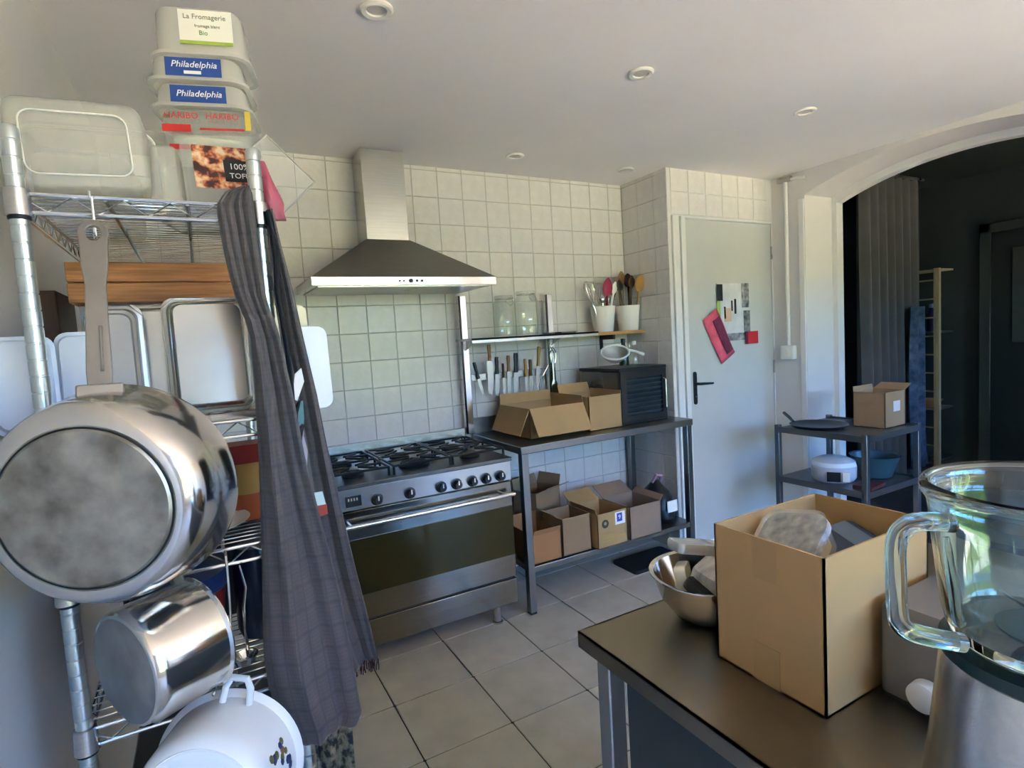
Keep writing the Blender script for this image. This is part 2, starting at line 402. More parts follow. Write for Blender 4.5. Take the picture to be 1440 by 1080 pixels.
# right wall with the segmental arch
def arch_wall(name, x0, x1, ya, yb, zs, za, ylo, yhi, ztop, m):
    """wall slab x0..x1 spanning ylo..yhi with an arched opening ya..yb, springing zs, apex za"""
    h = za-zs; hw = (yb-ya)/2; rad = (hw*hw+h*h)/(2*h); yc = (ya+yb)/2; n = 32
    pts = []
    for k in range(n+1):
        y = yb-(yb-ya)*k/n; pts.append((y, za-rad+math.sqrt(max(0, rad*rad-(y-yc)**2))))
    b = MB()
    prof = [(yb, 0)] + pts + [(ya, 0)]
    P = len(prof); vs = [(x0, y, z) for y, z in prof] + [(x1, y, z) for y, z in prof]
    fs = [(k, k+1, P+k+1, P+k) for k in range(P-1)]
    for x in (x0, x1):                                    # faces: strips above the curve and the two piers
        o = len(vs); vs += [(x, y, ztop) for y, z in pts]; base = 0 if x == x0 else P
        fs += [(base+1+k, base+2+k, o+k+1, o+k) for k in range(n)]
        o = len(vs); vs += [(x, yb, 0), (x, yhi, 0), (x, yhi, ztop), (x, yb, ztop), (x, ya, 0), (x, ylo, 0), (x, ylo, ztop), (x, ya, ztop)]
        fs += [(o, o+1, o+2, o+3), (o+4, o+5, o+6, o+7)]
    b.add(vs, fs)
    return struct(b.build(name, m, smooth=True, ang=30))
arch_wall('wall_right', XR, 3.9, .86, 2.38, 2.272, 2.408, YR-.1, YB+.1, 2.75, PAINT)
arch_wall('trim_1', 3.9, 3.97, .895, 2.345, 2.232, 2.366, -.3, 3.0, 2.7, TRIMW)
mm = MB(); mm.box((XR-.012, 2.382, 0), (XR, 2.42, 2.25)); struct(mm.build('trim_2', TRIMW, bev=.003))
# rear wall with the window that lights the kitchen
x0, x1, z0, z1 = WIN
m = MB(); m.box((XL-.1, YR-.2, -.1), (x0, YR, ZC+.1)); m.box((x1, YR-.2, -.1), (XR+.3, YR, ZC+.1)); m.box((x0, YR-.2, -.1), (x1, YR, z0)); m.box((x0, YR-.2, z1), (x1, YR, ZC+.1))
struct(m.build('wall_rear', PAINT, smooth=False))
m = MB()
for a, b_ in (((x0, z0), (x1, z0+.06)), ((x0, z1-.06), (x1, z1)), ((x0, z0), (x0+.06, z1)), ((x1-.06, z0), (x1, z1))):
    m.box((a[0], YR-.12, a[1]), (b_[0], YR-.05, b_[1]))
for k in (1, 2, 3): m.box((x0+(x1-x0)*k/4-.035, YR-.12, z0), (x0+(x1-x0)*k/4+.035, YR-.05, z1))
win = struct(m.build('window_1', TRIMW, smooth=False))
for k in range(4):
    a = x0+(x1-x0)*k/4+.03; b_ = x0+(x1-x0)*(k+1)/4-.03
    MB().box((a, YR-.092, z0+.055), (b_, YR-.086, z1-.055)).build('pane', WPANE, win, smooth=False)
# the dark dining room beyond the arch
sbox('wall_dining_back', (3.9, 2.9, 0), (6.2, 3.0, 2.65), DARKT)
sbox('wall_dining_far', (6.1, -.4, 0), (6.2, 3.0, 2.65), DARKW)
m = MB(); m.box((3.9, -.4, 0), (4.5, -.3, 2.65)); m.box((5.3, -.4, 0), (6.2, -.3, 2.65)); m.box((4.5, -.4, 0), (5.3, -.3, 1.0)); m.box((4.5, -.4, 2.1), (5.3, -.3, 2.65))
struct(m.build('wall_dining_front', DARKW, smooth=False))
m = MB()
for lo, hi in (((4.5,-.38,1.0),(5.3,-.32,1.05)),((4.5,-.38,2.05),(5.3,-.32,2.1)),((4.5,-.38,1.0),(4.55,-.32,2.1)),((5.25,-.38,1.0),(5.3,-.32,2.1)),((4.88,-.38,1.0),(4.92,-.32,2.1))): m.box(lo, hi)
w2 = struct(m.build('window_added', TRIMW, smooth=False))  # unseen window, added to light the curtain and the dark room
for a in (4.55, 4.92): MB().box((a-.004, -.353, 1.045), (a+.335, -.348, 2.055)).build('pane', WPANE, w2, smooth=False)
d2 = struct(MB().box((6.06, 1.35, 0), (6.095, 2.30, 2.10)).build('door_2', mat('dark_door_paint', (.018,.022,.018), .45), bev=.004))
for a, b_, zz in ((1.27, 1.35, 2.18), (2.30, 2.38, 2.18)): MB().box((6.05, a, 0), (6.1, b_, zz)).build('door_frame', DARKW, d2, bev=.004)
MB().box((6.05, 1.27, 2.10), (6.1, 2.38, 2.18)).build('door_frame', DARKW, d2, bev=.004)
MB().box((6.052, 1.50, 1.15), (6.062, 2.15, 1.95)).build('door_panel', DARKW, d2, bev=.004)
# dado lines on the blue wall
for z in (1.02, 1.22):
    struct(MB().box((4.5, 2.885, z), (5.6, 2.9, z+.012)).build('trim_3', mat('teal_batten', (.03,.055,.06), .5), smooth=False))
# unseen garden: terrace added to bounce warm light inside, lawn, hedge limiting low sky
struct(MB().box((-8, -7.5, -.4), (12, -2.65, -.12)).build('floor_bounce_terrace', mat('bounce_terrace_stone', (.76,.575,.41), .9, vary=.12, vscale=1.5), smooth=False))
struct(MB().box((-25, -40, -.45), (30, -7.5, -.16)).build('floor_lawn', mat('sunlit_grass', (.20,.24,.07), .9, vary=.35, vscale=1.2), smooth=False))
hd = MB(); rows = []
for i in range(13):
    rows.append([(-16+k*.9, -15.5+random.uniform(-.4,.4)+.10*i, -.2+i*.28+random.uniform(-.12,.12)) for k in range(44)])
hd.sheet(rows)
hedge = hd.build('garden_hedge', mat('hedge_leaves', (.14,.16,.04), .8, col2=(.40,.43,.13), vary=.2, vscale=2.5, detail=8), solid=.3)
tag(hedge, 'tall green garden hedge beyond the window behind the viewer', 'hedge')

# ================================================================== COOKER
COOKST = mat('cooker_steel', (.25,.235,.195), .13, 1, vary=.05, vscale=6, stretch=(1,30,30), bump=.02, bscale=20)  # steel colour darkened to stand in for its dark floor reflection
def cooker():
    t = thing('range_cooker', 'wide stainless steel gas range cooker with black knobs under the hood', 'cooker')
    X0, X1, YF, YK = .405, 1.305, 2.45, 3.02
    b = MB(); b.box((X0, YF+.03, .10), (X1, YK, .835)); body = b.build('body', COOKST, t, smooth=False)
    b = MB(); b.box((X0-.003, YF-.012, .832), (X1+.003, YK, .852)); b.build('cooktop', mat('cooktop_steel', (.16,.16,.155), .3, 1), t, bev=.004)
    b = MB(); b.box((X0, YF, .735), (X1, YF+.03, .832)); b.build('control_panel', STEEL, t, bev=.003)
    b = MB(); b.box((.487, YF-.003, .752), (.555, YF, .800)); d = b.build('display', BLACKP, t, bev=.001)
    for k in range(4):
        b = MB(); b.box((.497+.012*k, YF-.0036, .778), (.503+.012*k, YF-.003, .790)); b.build('digit', mat('dim_display', (.5,.45,.4), .5), d)
    for x in (.623, .774, .927, 1.006, 1.088, 1.161, 1.239):
        b = MB(); b.lathe([(.027,0),(.027,.004),(.021,.006),(.019,.030),(.016,.034)], 20, frame((x, YF, .766), (0,-1,0)))
        k = b.build('knob', BLACKP, t)
        b = MB(); b.box((x-.0025, YF-.0365, .766), (x+.0025, YF-.033, .786)); b.build('pointer', WHITE, k)
    # oven door
    b = MB(); b.box((X0+.002, YF+.004, .236), (X1-.002, YF+.03, .728)); dr = b.build('oven_door', COOKST, t, bev=.003)
    b = MB(); b.box((X0+.012, YF-.001, .352), (X1-.006, YF+.006, .603)); b.build('oven_window', OVGLASS, dr, bev=.001)
    b = MB(); b.tube([(X0+.04, YF-.045, .674), (X1-.012, YF-.045, .674)], .011, 14); h = b.build('door_handle', STEELP, dr)
    for x in (X0+.09, X1-.06):
        b = MB(); b.tube([(x, YF-.045, .674), (x, YF+.008, .674)], .008, 10); b.build('handle_bracket', STEELP, dr)
    b = MB(); b.box((X0+.002, YF+.004, .100), (X1-.002, YF+.03, .226)); b.build('storage_drawer', COOKST, t, bev=.003)
    b = MB(); b.box((X0+.01, YF+.012, .222), (X1-.01, YF+.03, .24)); b.build('drawer_gap_shade', BLACK, t)  # black strip standing in for the shade between door and drawer
    for x in (.47, 1.2025):
        for y in (2.50, 2.93):
            b = MB(); b.lathe([(.026,0),(.026,.008),(.020,.012),(.020,.105)], 16, Matrix.Translation((x, y, 0))); b.build('foot', STEEL, t)
    b = MB(); b.box((X0, 2.985, .852), (X1, YK, .938)); b.build('upstand', STEEL, t, bev=.003)
    # burners and pan supports
    bx = (.56, .86, 1.15); by = (2.60, 2.85)
    for i, x in enumerate(bx):
        for y in by:
            if i == 1 and y == 2.60: continue
            b = MB(); b.lathe([(.050,0),(.052,.008),(.042,.016),(.042,.022),(.030,.026)], 24, Matrix.Translation((x, y, .852)))
            q = b.build('burner', BLACKI, t)
            b = MB(); b.lathe([(.030,.022),(.030,.030),(.024,.033)], 24, Matrix.Translation((x, y, .852))); b.build('burner_cap', BLACKP, q)
    b = MB(); b.lathe([(.075,0),(.078,.008),(.060,.016),(.060,.024),(.045,.03)], 28, Matrix.Translation((.86, 2.62, .852))); b.build('wok_burner', BLACKI, t)
    for x in bx:
        b = MB(); x0, x1, y0, y1, z = x-.138, x+.138, 2.49, 2.965, .892
        s = .006
        def bar(p, q): b.tube([p, q], s, 6)
        for y in (y0, (y0+y1)/2, y1): bar((x0, y, z), (x1, y, z))
        for xx in (x0, x1): bar((xx, y0, z), (xx, y1, z))
        for y in by:
            for a in range(4):
                dx, dy = math.cos(R(45+90*a)), math.sin(R(45+90*a))
                bar((x+dx*.03, y+dy*.03, z+.004), (x+dx*.15*.9, y+dy*.15*.85, z))
            bar((x-.138, y, z), (x-.03, y, z+.004)); bar((x+.138, y, z), (x+.03, y, z+.004))
        for xx in (x0, x1):
            for y in (y0, (y0+y1)/2, y1): bar((xx, y, z), (xx, y, .852))
        b.build('pan_support', BLACKI, t)
cooker()
def hood():
    t = thing('cooker_hood', 'stainless steel pyramid chimney hood above the cooker', 'hood')
    x0, x1, yf, yb = .452, 1.368, 2.60, 3.043
    b = MB(); b.box((x0, yf, 1.722), (x1, yb, 1.762)); lip = b.build('lip', STEELP, t, bev=.002)
    b = MB(); b.box((x0+.03, yf+.03, 1.718), (x1-.03, yb-.02, 1.7225)); b.build('filter', STEELD, t, smooth=False)
    cx0, cx1, cy = .785, 1.006, 2.862
    b = MB(); b.rings([[(x0,yf,1.762),(x1,yf,1.762),(x1,yb,1.762),(x0,yb,1.762)], [(cx0-.004,cy-.004,1.982),(cx1+.004,cy-.004,1.982),(cx1+.004,yb,1.982),(cx0-.004,yb,1.982)]])
    b.build('canopy', mat('hood_steel', (.30,.29,.26), .30, 1, vary=.05, vscale=5, stretch=(1,30,30)), t, smooth=False)
    b = MB(); b.box((cx0, cy, 1.978), (cx1, yb, ZC-.002)); b.build('chimney', STEEL, t, bev=.002)
    for k, (dx, r_) in enumerate(((-.055,.004),(-.035,.004),(0,.010),(.03,.006),(.055,.006))):
        b = MB(); b.lathe([(r_,0),(r_,.004),(r_*.8,.005)], 14, frame((.908+dx, yf, 1.742), (0,-1,0))); b.build('button', BLACKP, lip)
hood()

# ================================================================== WORKTABLE AT THE WALL
def wall_table():
    t = thing('steel_worktable', 'stainless steel worktable beside the cooker with a lower shelf', 'table')
    X0, X1, Y0, Y1 = 1.368, 2.578, 2.45, 3.03
    b = MB(); b.box((X0, Y0, .848), (X1, Y1, .888)); b.build('tabletop', TABST, t, bev=.004)
    for x in (X0+.006, X1-.046):
        for y in (Y0+.006, Y1-.05):
            b = MB(); b.box((x, y, .012), (x+.04, y+.04, .85)); l = b.build('leg', TABST, t, bev=.003)
            b = MB(); b.box((x+.002, y+.002, 0), (x+.038, y+.038, .014)); b.build('foot_cap', BLACKP, l)
    b = MB(); b.box((X0+.02, Y0+.01, .220), (X1-.02, Y1-.01, .25)); b.build('lower_shelf', TABST, t, bev=.003)
    b = MB(); b.box((X0, Y1-.012, .888), (X1, Y1, .985)); b.build('upstand', STEEL, t, bev=.002)
wall_table()
def wall_rack():
    t = thing('steel_over_shelf', 'narrow steel over-shelf on two uprights above the worktable', 'shelf')
    for x in (1.335, 1.925):
        b = MB(); b.box((x-.022, 2.972, .890 if x > 1.36 else .90), (x+.022, 2.984, 1.70)); b.box((x-.022, 2.972, .890 if x > 1.36 else .90), (x-.012, 3.014, 1.70)); b.build('upright', STEELP, t, bev=.002)
    b = MB(); b.box((1.30, 2.80, 1.440), (2.165, 3.03, 1.452)); b.box((1.30, 2.80, 1.425), (2.165, 2.806, 1.452)); b.build('shelf_board', STEEL, t, bev=.001)
    for x in (1.335, 1.925):
        b = MB(); b.prism([(2.972,1.44),(2.82,1.44),(2.972,1.385)], x-.004, x+.004, basis((0,0,0), (0,1,0), (0,0,1), (1,0,0))); b.build('bracket', STEEL, t, smooth=False)
    b = MB(); b.box((1.36, 2.975, 1.205), (1.90, 2.99, 1.245)); b.build('magnetic_bar', STEELD, t, bev=.002)
wall_rack()
def knife(x, ztop, hl, bl, hm, tilt, label, wd=.024, hw=.022, name='kitchen_knife'):
    t = thing(name, label, 'knife', (x, 2.9635, ztop), group='knives on the magnetic bar', rot=(0, R(tilt), 0))
    b = MB(); b.rrect([(hw*.85,.015,.006,0),(hw,.018,.008,-.02),(hw*.8,.016,.007,-hl*.6),(hw,.018,.008,-hl)], 3); b.build('handle', hm, t)
    b = MB(); b.prism([(-wd/2,-hl),(wd/2,-hl),(wd/2,-hl-bl*.6),(wd*.1,-hl-bl),(-wd/2,-hl-bl*.95)], -.001, .001, basis((0,0.0,0),(1,0,0),(0,0,1),(0,-1,0))); b.build('blade', STEELD, t, smooth=False)
for a in ((1.378,1.315,.10,.10,BLACKP,-14,'black-handled paring knife leaning at the left end of the knife bar',.02,.02),
          (1.481,1.412,.095,.20,WOODM,0,'long wide-bladed knife with brown wooden handle reaching highest on the bar',.04,.024),
          (1.528,1.337,.102,.13,BLACKP,2,'black-handled kitchen knife right of the tall wooden-handled one',.026,.026),
          (1.568,1.295,.085,.12,WOODD,0,'slim dark wooden-handled knife between black and brown handles',.018,.016),
          (1.606,1.34,.096,.14,WOODM,1,'brown wooden-handled knife left of the thick black handle',.026,.022),
          (1.659,1.352,.118,.13,BLACKP,3,'knife with the thickest black handle in the middle of the bar',.03,.03),
          (1.722,1.312,.11,.11,mat('orange_wood',(.45,.22,.05),.5),0,'orange wooden-handled knife right of the thick black handle',.022,.02),
          (1.757,1.305,.10,.12,WOODD,0,'dark red-brown handled knife beside the orange handle',.024,.02),
          (1.826,1.38,.12,.12,mat('olive_wood',(.30,.20,.06),.5,vary=.2),6,'olive wooden-handled knife near the right upright',.026,.024)):
    knife(*a)
def slicer():
    t = thing('cheese_slicer', 'long steel utensil with a slotted oval head hanging on the right upright', 'utensil', (1.925, 2.960, 1.372))
    b = MB(); b.tube([(0,0,-.0),(.018,0,-.03),(.02,0,-.06),(.01,0,-.10),(-.01,0,-.10),(-.02,0,-.06),(-.018,0,-.03)], .005, 8, closed=True); b.build('loop', STEELP, t)
    b = MB(); b.rrect([(.02,.004,.002,-.10),(.018,.004,.002,-.2),(.05,.004,.002,-.24),(.05,.003,.0015,-.30)], 2); b.build('shaft', STEELP, t)
slicer()
def whisk(): 
    t = thing('steel_whisk', 'small wire whisk hanging beside the right upright', 'whisk', (1.86, 2.955, 1.26))
    b = MB(); b.tube([(.02,0,0),(-.02,0,-.06)], .006, 8); b.build('handle', STEELP, t)
    b = MB()
    for a in range(4):
        c, s_ = math.cos(R(45*a)), math.sin(R(45*a))
        b.tube([(-.02+.022*math.sin(math.pi*k/10)*c*(1 if True else 0)-.03*k/10, .022*math.sin(math.pi*k/10)*s_, -.06-.09*k/10) for k in range(11)], .0015, 5)
    b.build('wires', STEELP, t)
whisk()
def clip_jar(x, y, r, h, label):
    t = thing('glass_storage_jar', label, 'jar', (x, y, 1.452))
    b = MB(); b.lathe([(.005,.004),(r*.96,.004),(r,.02),(r,h*.78),(r*.80,h*.88),(r*.80,h*.92)], 28, cap1=False); b.build('glass_body', JAR, t)
    b = MB(); b.lathe([(r*.84,h*.92),(r*.86,h*.95),(r*.84,h*.985),(.01,h)], 28, cap0=False); b.build('glass_lid', JAR, t)
    b = MB(); b.tube([(r*.83*math.cos(2*math.pi*k/24), r*.83*math.sin(2*math.pi*k/24), h*.915) for k in range(24)], .0025, 6, closed=True)
    b.tube([(-.02,-r*.84,h*.92),(-.022,-r-.008,h*.80),(0,-r-.012,h*.72),(.022,-r-.008,h*.80),(.02,-r*.84,h*.92)], .002, 6); b.build('wire_clasp', STEELP, t)
clip_jar(1.565, 2.90, .066, .24, 'tall clear glass jar at the left on the steel over-shelf')
clip_jar(1.712, 2.895, .070, .265, 'clear glass clip-top jar with wire clasp, right of the other jar')
b = MB(); b.rrect([(.17,.10,.01,1.4525),(.19,.12,.012,1.462)], 3, Matrix.Translation((1.93,2.88,0))); tag(b.build('steel_tray', STEELD), 'small flat dark steel tray on the over-shelf right of the jars', 'tray')
# wooden shelf and its utensil pots
def wood_shelf():
    t = thing('wooden_wall_shelf', 'short oak wall shelf in the corner holding two white pots', 'shelf')
    b = MB(); b.box((2.10, 2.85, 1.425), (2.595, 3.045, 1.446)); b.build('board', WOOD, t, bev=.002)
    b = MB(); b.box((2.36, 2.90, 1.395), (2.375, 3.045, 1.425)); b.box((2.36, 3.03, 1.33), (2.375, 3.045, 1.425)); b.build('bracket', BLACKP, t)
wood_shelf()
def pot(x, y, label, taper):
    t = thing('utensil_pot', label, 'pot', (x, y, 1.446))
    r0, r1 = taper
    b = MB(); b.lathe([(.01,0),(r0,0),(r0+.004,.006),(r1,.155),(r1+.003,.165),(r1-.004,.165),(r1-.008,.15),(r0-.006,.012),(.01,.012)], 32); b.build('pot_body', CERW, t)
    return t
pot(2.312, 2.935, 'plain white ceramic pot of whisks and spatulas on the oak shelf', (.058, .082))
pot(2.520, 2.935, 'white ceramic pot of wooden spoons in the shelf corner', (.062, .080))
def spoon(px, py, z0, tip, m, label, head=(.030,.046,.011), name='wooden_spoon', cat='spoon', group=None, hr=.0075):
    """a long-handled utensil standing in a pot, from (px,py,z0) to the tip"""
    a = Vector((px, py, z0)); e = Vector(tip); d = (e-a); L = d.length; d.normalize()
    t = thing(name, label, cat, tuple(a), group=group)
    b = MB(); b.tube([(0,0,0), tuple(d*L*.5), tuple(d*(L-head[1]))], [hr*.8, hr, hr], 8); b.build('handle', m, t)
    M = frame(d*(L-head[1]), d, (0,-1,0))
    b = MB(); ring = []
    for k in range(9):
        u = k/8; w_ = head[0]*(math.sin(math.pi*(.12+.86*u)))**.7; dp = head[2]*math.sin(math.pi*(.12+.86*u))**.7
        ring.append([(w_*math.cos(2*math.pi*q/12), dp*math.sin(2*math.pi*q/12), head[1]*2*u) for q in range(12)])
    b.rings(ring, M); b.build('head', m, t)
z0 = 1.47
MAG = mat('magenta_silicone', (.35,.015,.07), .45)
spoon(2.31,2.92,z0,(2.345,2.915,1.735),MAG,'magenta silicone spatula standing in the left pot',(.040,.06,.010),'silicone_spatula','spatula')
spoon(2.335,2.945,z0,(2.405,2.92,1.73),WHITE,'white spoon leaning right in the left pot',(.022,.04,.008),'serving_spoon')
spoon(2.345,2.92,z0,(2.42,2.95,1.70),STEELP,'steel spoon at the right rim of the left pot',(.02,.035,.008),'serving_spoon')
spoon(2.292,2.905,z0,(2.285,2.90,1.66),STEELP,'short steel ladle at the front of the left pot',(.026,.028,.02),'ladle','ladle')
spoon(2.325,2.897,z0,(2.325,2.885,1.655),mat('dark_steel',(.2,.2,.2),.3,1),'dark steel tongs at the front of the left pot',(.014,.03,.01),'tongs','tongs')
def wire_whisk(px,py,z0,tip,label,r=.035):
    a = Vector((px,py,z0)); e = Vector(tip); d = e-a; L = d.length; d.normalize()
    t = thing('balloon_whisk', label, 'whisk', tuple(a))
    b = MB(); b.tube([(0,0,0), tuple(d*L*.5)], .007, 8); b.build('handle', STEELP, t)
    M = frame(d*L*.5, d); b = MB()
    for k in range(5):
        c, s_ = math.cos(math.pi*k/5), math.sin(math.pi*k/5); pts = []
        for q in range(17):
            u = q/16; ang = -math.pi/2+math.pi*u*1.0; rr = r*math.sin(2*math.pi*u)
            zz = L*.5*(1-abs(2*u-1))**.6; pts.append((c*r*math.sin(math.pi*min(1,zz/(L*.5))**1.3*.75)*(1 if u < .5 else -1), s_*r*math.sin(math.pi*min(1,zz/(L*.5))**1.3*.75)*(1 if u < .5 else -1), zz))
        b.tube(pts, .0014, 5, M)
    b.build('wires', STEELP, t)
wire_whisk(2.285,2.958,z0,(2.240,2.985,1.78),'balloon whisk at the back of the left pot')
wire_whisk(2.270,2.92,z0,(2.185,2.915,1.76),'balloon whisk leaning far left in the left pot', .03)
wire_whisk(2.315,2.968,z0,(2.32,2.99,1.77),'upright balloon whisk behind the magenta spatula', .028)
spoon(2.49,2.95,z0,(2.465,2.95,1.76),WOODM,'brown wooden spoon leaning left in the right pot')
spoon(2.515,2.965,z0,(2.515,2.975,1.80),WOODM,'tallest brown wooden spoon upright in the right pot')
spoon(2.535,2.93,z0,(2.548,2.915,1.77),WOODD,'dark wooden spatula upright in the right pot',(.028,.04,.006))
spoon(2.555,2.955,z0,(2.565,2.97,1.785),mat('black_red_plastic',(.05,.012,.012),.4),'dark red-black ladle in the right pot',(.042,.045,.02),'ladle','ladle')
spoon(2.545,2.900,z0,(2.575,2.865,1.755),mat('honey_wood',(.42,.22,.06),.5,vary=.2),'honey-coloured wooden spoon leaning out right of the right pot',(.040,.055,.012))
spoon(2.495,2.910,z0,(2.44,2.91,1.745),BLACKP,'black spatula leaning left in the right pot',(.026,.035,.006),'spatula','spatula')
# table-top oven
def mini_oven():
    t = thing('dehydrator_oven', 'black table-top dryer with slatted front at the corner end of the worktable', 'oven')
    x0, x1, y0, y1, z0, z1 = 2.125, 2.475, 2.56, 2.95, .8895, 1.225
    b = MB(); b.box((x0, y0+.02, z0+.015), (x1, y1, z1-.02)); b.build('body', mat('grey_metal_panel', (.16,.16,.14), .25, .7), t, bev=.004)
    b = MB(); b.box((x0-.012, y0, z1-.02), (x1+.008, y1+.006, z1)); b.build('top_plate', BLACKP, t, bev=.003)
    b = MB(); b.box((x0-.004, y0, z0), (x1+.006, y1, z0+.018)); b.build('base', BLACKP, t, bev=.003)
    b = MB()
    for lo, hi in (((x0-.003,y0,z0+.018),(x0+.04,y0+.022,z1-.02)), ((x1-.03,y0,z0+.018),(x1+.004,y0+.022,z1-.02)), ((x0+.04,y0,z1-.06),(x1-.03,y0+.022,z1-.02)), ((x0+.04,y0,z0+.018),(x1-.03,y0+.022,z0+.05))): b.box(lo, hi)
    d = b.build('door_frame', BLACKP, t, smooth=False)
    b = MB(); b.box((x0+.04, y0+.014, z0+.05), (x1-.03, y0+.02, z1-.06)); b.build('door_glass', mat('dark_teal_glass', (.012,.022,.028), .08), t)
    for k in range(8):
        z = z0+.062+.0275*k; b = MB(); b.box((x0+.04, y0+.004, z), (x1-.03, y0+.016, z+.008)); b.build('slat', mat('teal_black_slat', (.02,.03,.036), .35), t)
    b = MB(); b.tube([(x1-.022, y0-.002, z0+.07), (x1-.022, y0-.022, z0+.08), (x1-.022, y0-.022, z1-.09), (x1-.022, y0-.002, z1-.08)], .006, 8); b.build('door_handle', STEEL, t)
    b = MB(); b.rrect([(.075,.035,.012,0),(.075,.035,.012,.003)], 3, basis((x0, 2.76, 1.11), (0,-1,0), (0,0,1), (-1,0,0))); b.build('side_grip', BLACKP, t)
mini_oven()
def strainer():
    t = thing('wire_strainer', 'white-rimmed strainer lying on the table-top dryer', 'strainer', (2.235, 2.74, 1.300))
    M = Matrix.Rotation(R(-18), 4, 'Y') @ Matrix.Rotation(R(24), 4, 'X')
    b = MB(); b.tube([tuple(M @ Vector((.085*math.cos(2*math.pi*k/28), .085*math.sin(2*math.pi*k/28), .02))) for k in range(28)], .006, 8, closed=True); b.build('rim', WHITEP, t)
    b = MB(); b.lathe([(.084,.02),(.075,-.005),(.05,-.03),(.012,-.04)], 24, M, cap0=False); b.build('mesh_bowl', mat('fine_wire_mesh', (.55,.55,.5), .5, .6, alpha=.55), t)
    b = MB(); b.tube([tuple(M @ Vector(p)) for p in ((.075,-.035,.02),(.12,-.06,.0),(.165,-.085,-.03))], [.008,.007,.009], 8); b.build('handle', WHITEP, t)
strainer()
def bottle(x, y, z, r, h, m, cap, label, name='small_bottle'):
    t = thing(name, label, 'bottle', (x, y, z))
    b = MB(); b.lathe([(.003,0),(r,0),(r,.003),(r,h*.6),(r*.45,h*.75),(r*.42,h*.86)], 20); b.build('body', m, t)
    b = MB(); b.lathe([(r*.5,h*.85),(r*.5,h),(r*.4,h)], 16); b.build('cap', cap, t)
bottle(2.355, 2.80, 1.2265, .030, .17, mat('dark_green_glass', (.01,.03,.012), .1), BLACKP, 'dark bottle standing on the table-top dryer')
bottle(2.425, 2.78, 1.2265, .028, .15, JAR, WHITEP, 'clear glass bottle standing on the table-top dryer')
bottle(2.455, 2.86, 1.2265, .026, .13, JAR, STEELP, 'small clear jar behind the bottles on the dryer', 'small_jar')

# ================================================================== CARTONS
def carton(label, loc, rz, size, flaps, m, th=.004, group=None, inner=None):
    w_, d_, h_ = size
    t = thing('cardboard_box', label, 'box', loc, rz, group)
    b = MB(); b.box((-w_/2,-d_/2,0), (w_/2,d_/2,th))
    b.box((-w_/2,-d_/2,0), (w_/2,-d_/2+th,h_)); b.box((-w_/2,d_/2-th,0), (w_/2,d_/2,h_))
    b.box((-w_/2,-d_/2,0), (-w_/2+th,d_/2,h_)); b.box((w_/2-th,-d_/2,0), (w_/2,d_/2,h_))
    b.build('body', m, t, smooth=False)
    N = {'f': ((0,-1,0), (1,0,0), w_, d_/2), 'b': ((0,1,0), (1,0,0), w_, d_/2), 'l': ((-1,0,0), (0,1,0), d_, w_/2), 'r': ((1,0,0), (0,1,0), d_, w_/2)}
    for k, (ang, ln) in flaps.items():
        n, e, wd, off = N[k]; n = Vector(n); e = Vector(e)
        dr = Vector((0,0,1))*math.cos(R(ang)) + n*math.sin(R(ang)); nn = e.cross(dr)
        M = basis(n*(off-th/2)+Vector((0,0,h_)), e, dr, nn)
        b = MB(); b.add([(-wd/2+.002,0,-th/2),(wd/2-.002,0,-th/2),(wd/2-.006,ln,-th/2),(-wd/2+.006,ln,-th/2),(-wd/2+.002,0,th/2),(wd/2-.002,0,th/2),(wd/2-.006,ln,th/2),(-wd/2+.006,ln,th/2)],
                        [(0,3,2,1),(4,5,6,7),(0,1,5,4),(1,2,6,5),(2,3,7,6),(3,0,4,7)], M)
        b.build('flap', m, t, smooth=False)
    return t
carton('wide open cardboard box with drooping flaps on the wall worktable', (1.695, 2.765, .8895), 0, (.36,.34,.165), {'f':(152,.165),'l':(155,.155),'b':(12,.06),'r':(-6,.04)}, CARD)
carton('upright cardboard box between the open-flapped box and the black dryer', (1.995, 2.70, .8895), 0, (.235,.30,.195), {'b':(20,.06),'r':(5,.02)}, CARD)
carton('reddish low cardboard box at the cooker end of the lower shelf', (1.508, 2.60, .2515), 0, (.175,.25,.155), {'f':(25,.03),'b':(-4,.05)}, CARD3)
carton('plain cardboard box second from the cooker on the lower shelf', (1.700, 2.575, .2515), 0, (.185,.20,.205), {'l':(60,.05)}, CARD2)
carton('tall dark-looking open box at the back of the lower shelf', (1.690, 2.865, .2515), 18, (.22,.18,.285), {'f':(65,.09),'r':(20,.07),'b':(15,.06)}, CARD2)
c3 = carton('cardboard box printed with blue sticker and emblem on the lower shelf', (1.918, 2.565, .2515), 0, (.205,.25,.195), {'b':(62,.11),'l':(20,.03)}, CARD)
Mf = basis((0,-.1255,0), (1,0,0), (0,0,1), (0,-1,0))
b = MB(); b.box((.02,.115,0),(.09,.185,.0006), Mf); b.build('sticker', WHITE, c3, smooth=False)
b = MB(); b.box((.032,.130,.0006),(.07,.178,.001), Mf); b.build('sticker_panel', mat('blue_print', (.04,.06,.4), .6), c3, smooth=False)
text('9', .035, WHITE, c3, Mf @ Matrix.Translation((.051,.154,.0012)))
b = MB(); b.lathe([(.024,0),(.024,.0006)], 20, Mf @ Matrix.Translation((-.05,.135,0))); b.build('emblem', mat('dark_olive_print', (.06,.055,.03), .7), c3)
b = MB(); b.lathe([(.010,.0006),(.010,.001)], 16, Mf @ Matrix.Translation((-.05,.137,0))); b.build('emblem_centre', CARD, c3)
for k, (a, e) in enumerate(((-.09,.0),(-.06,.085),(-.09,.02))):
    b = MB(); b.box((a,.03+.02*k,0),(e+.01,.036+.02*k,.0006), Mf); b.build('print_line', YEL, c3, smooth=False)
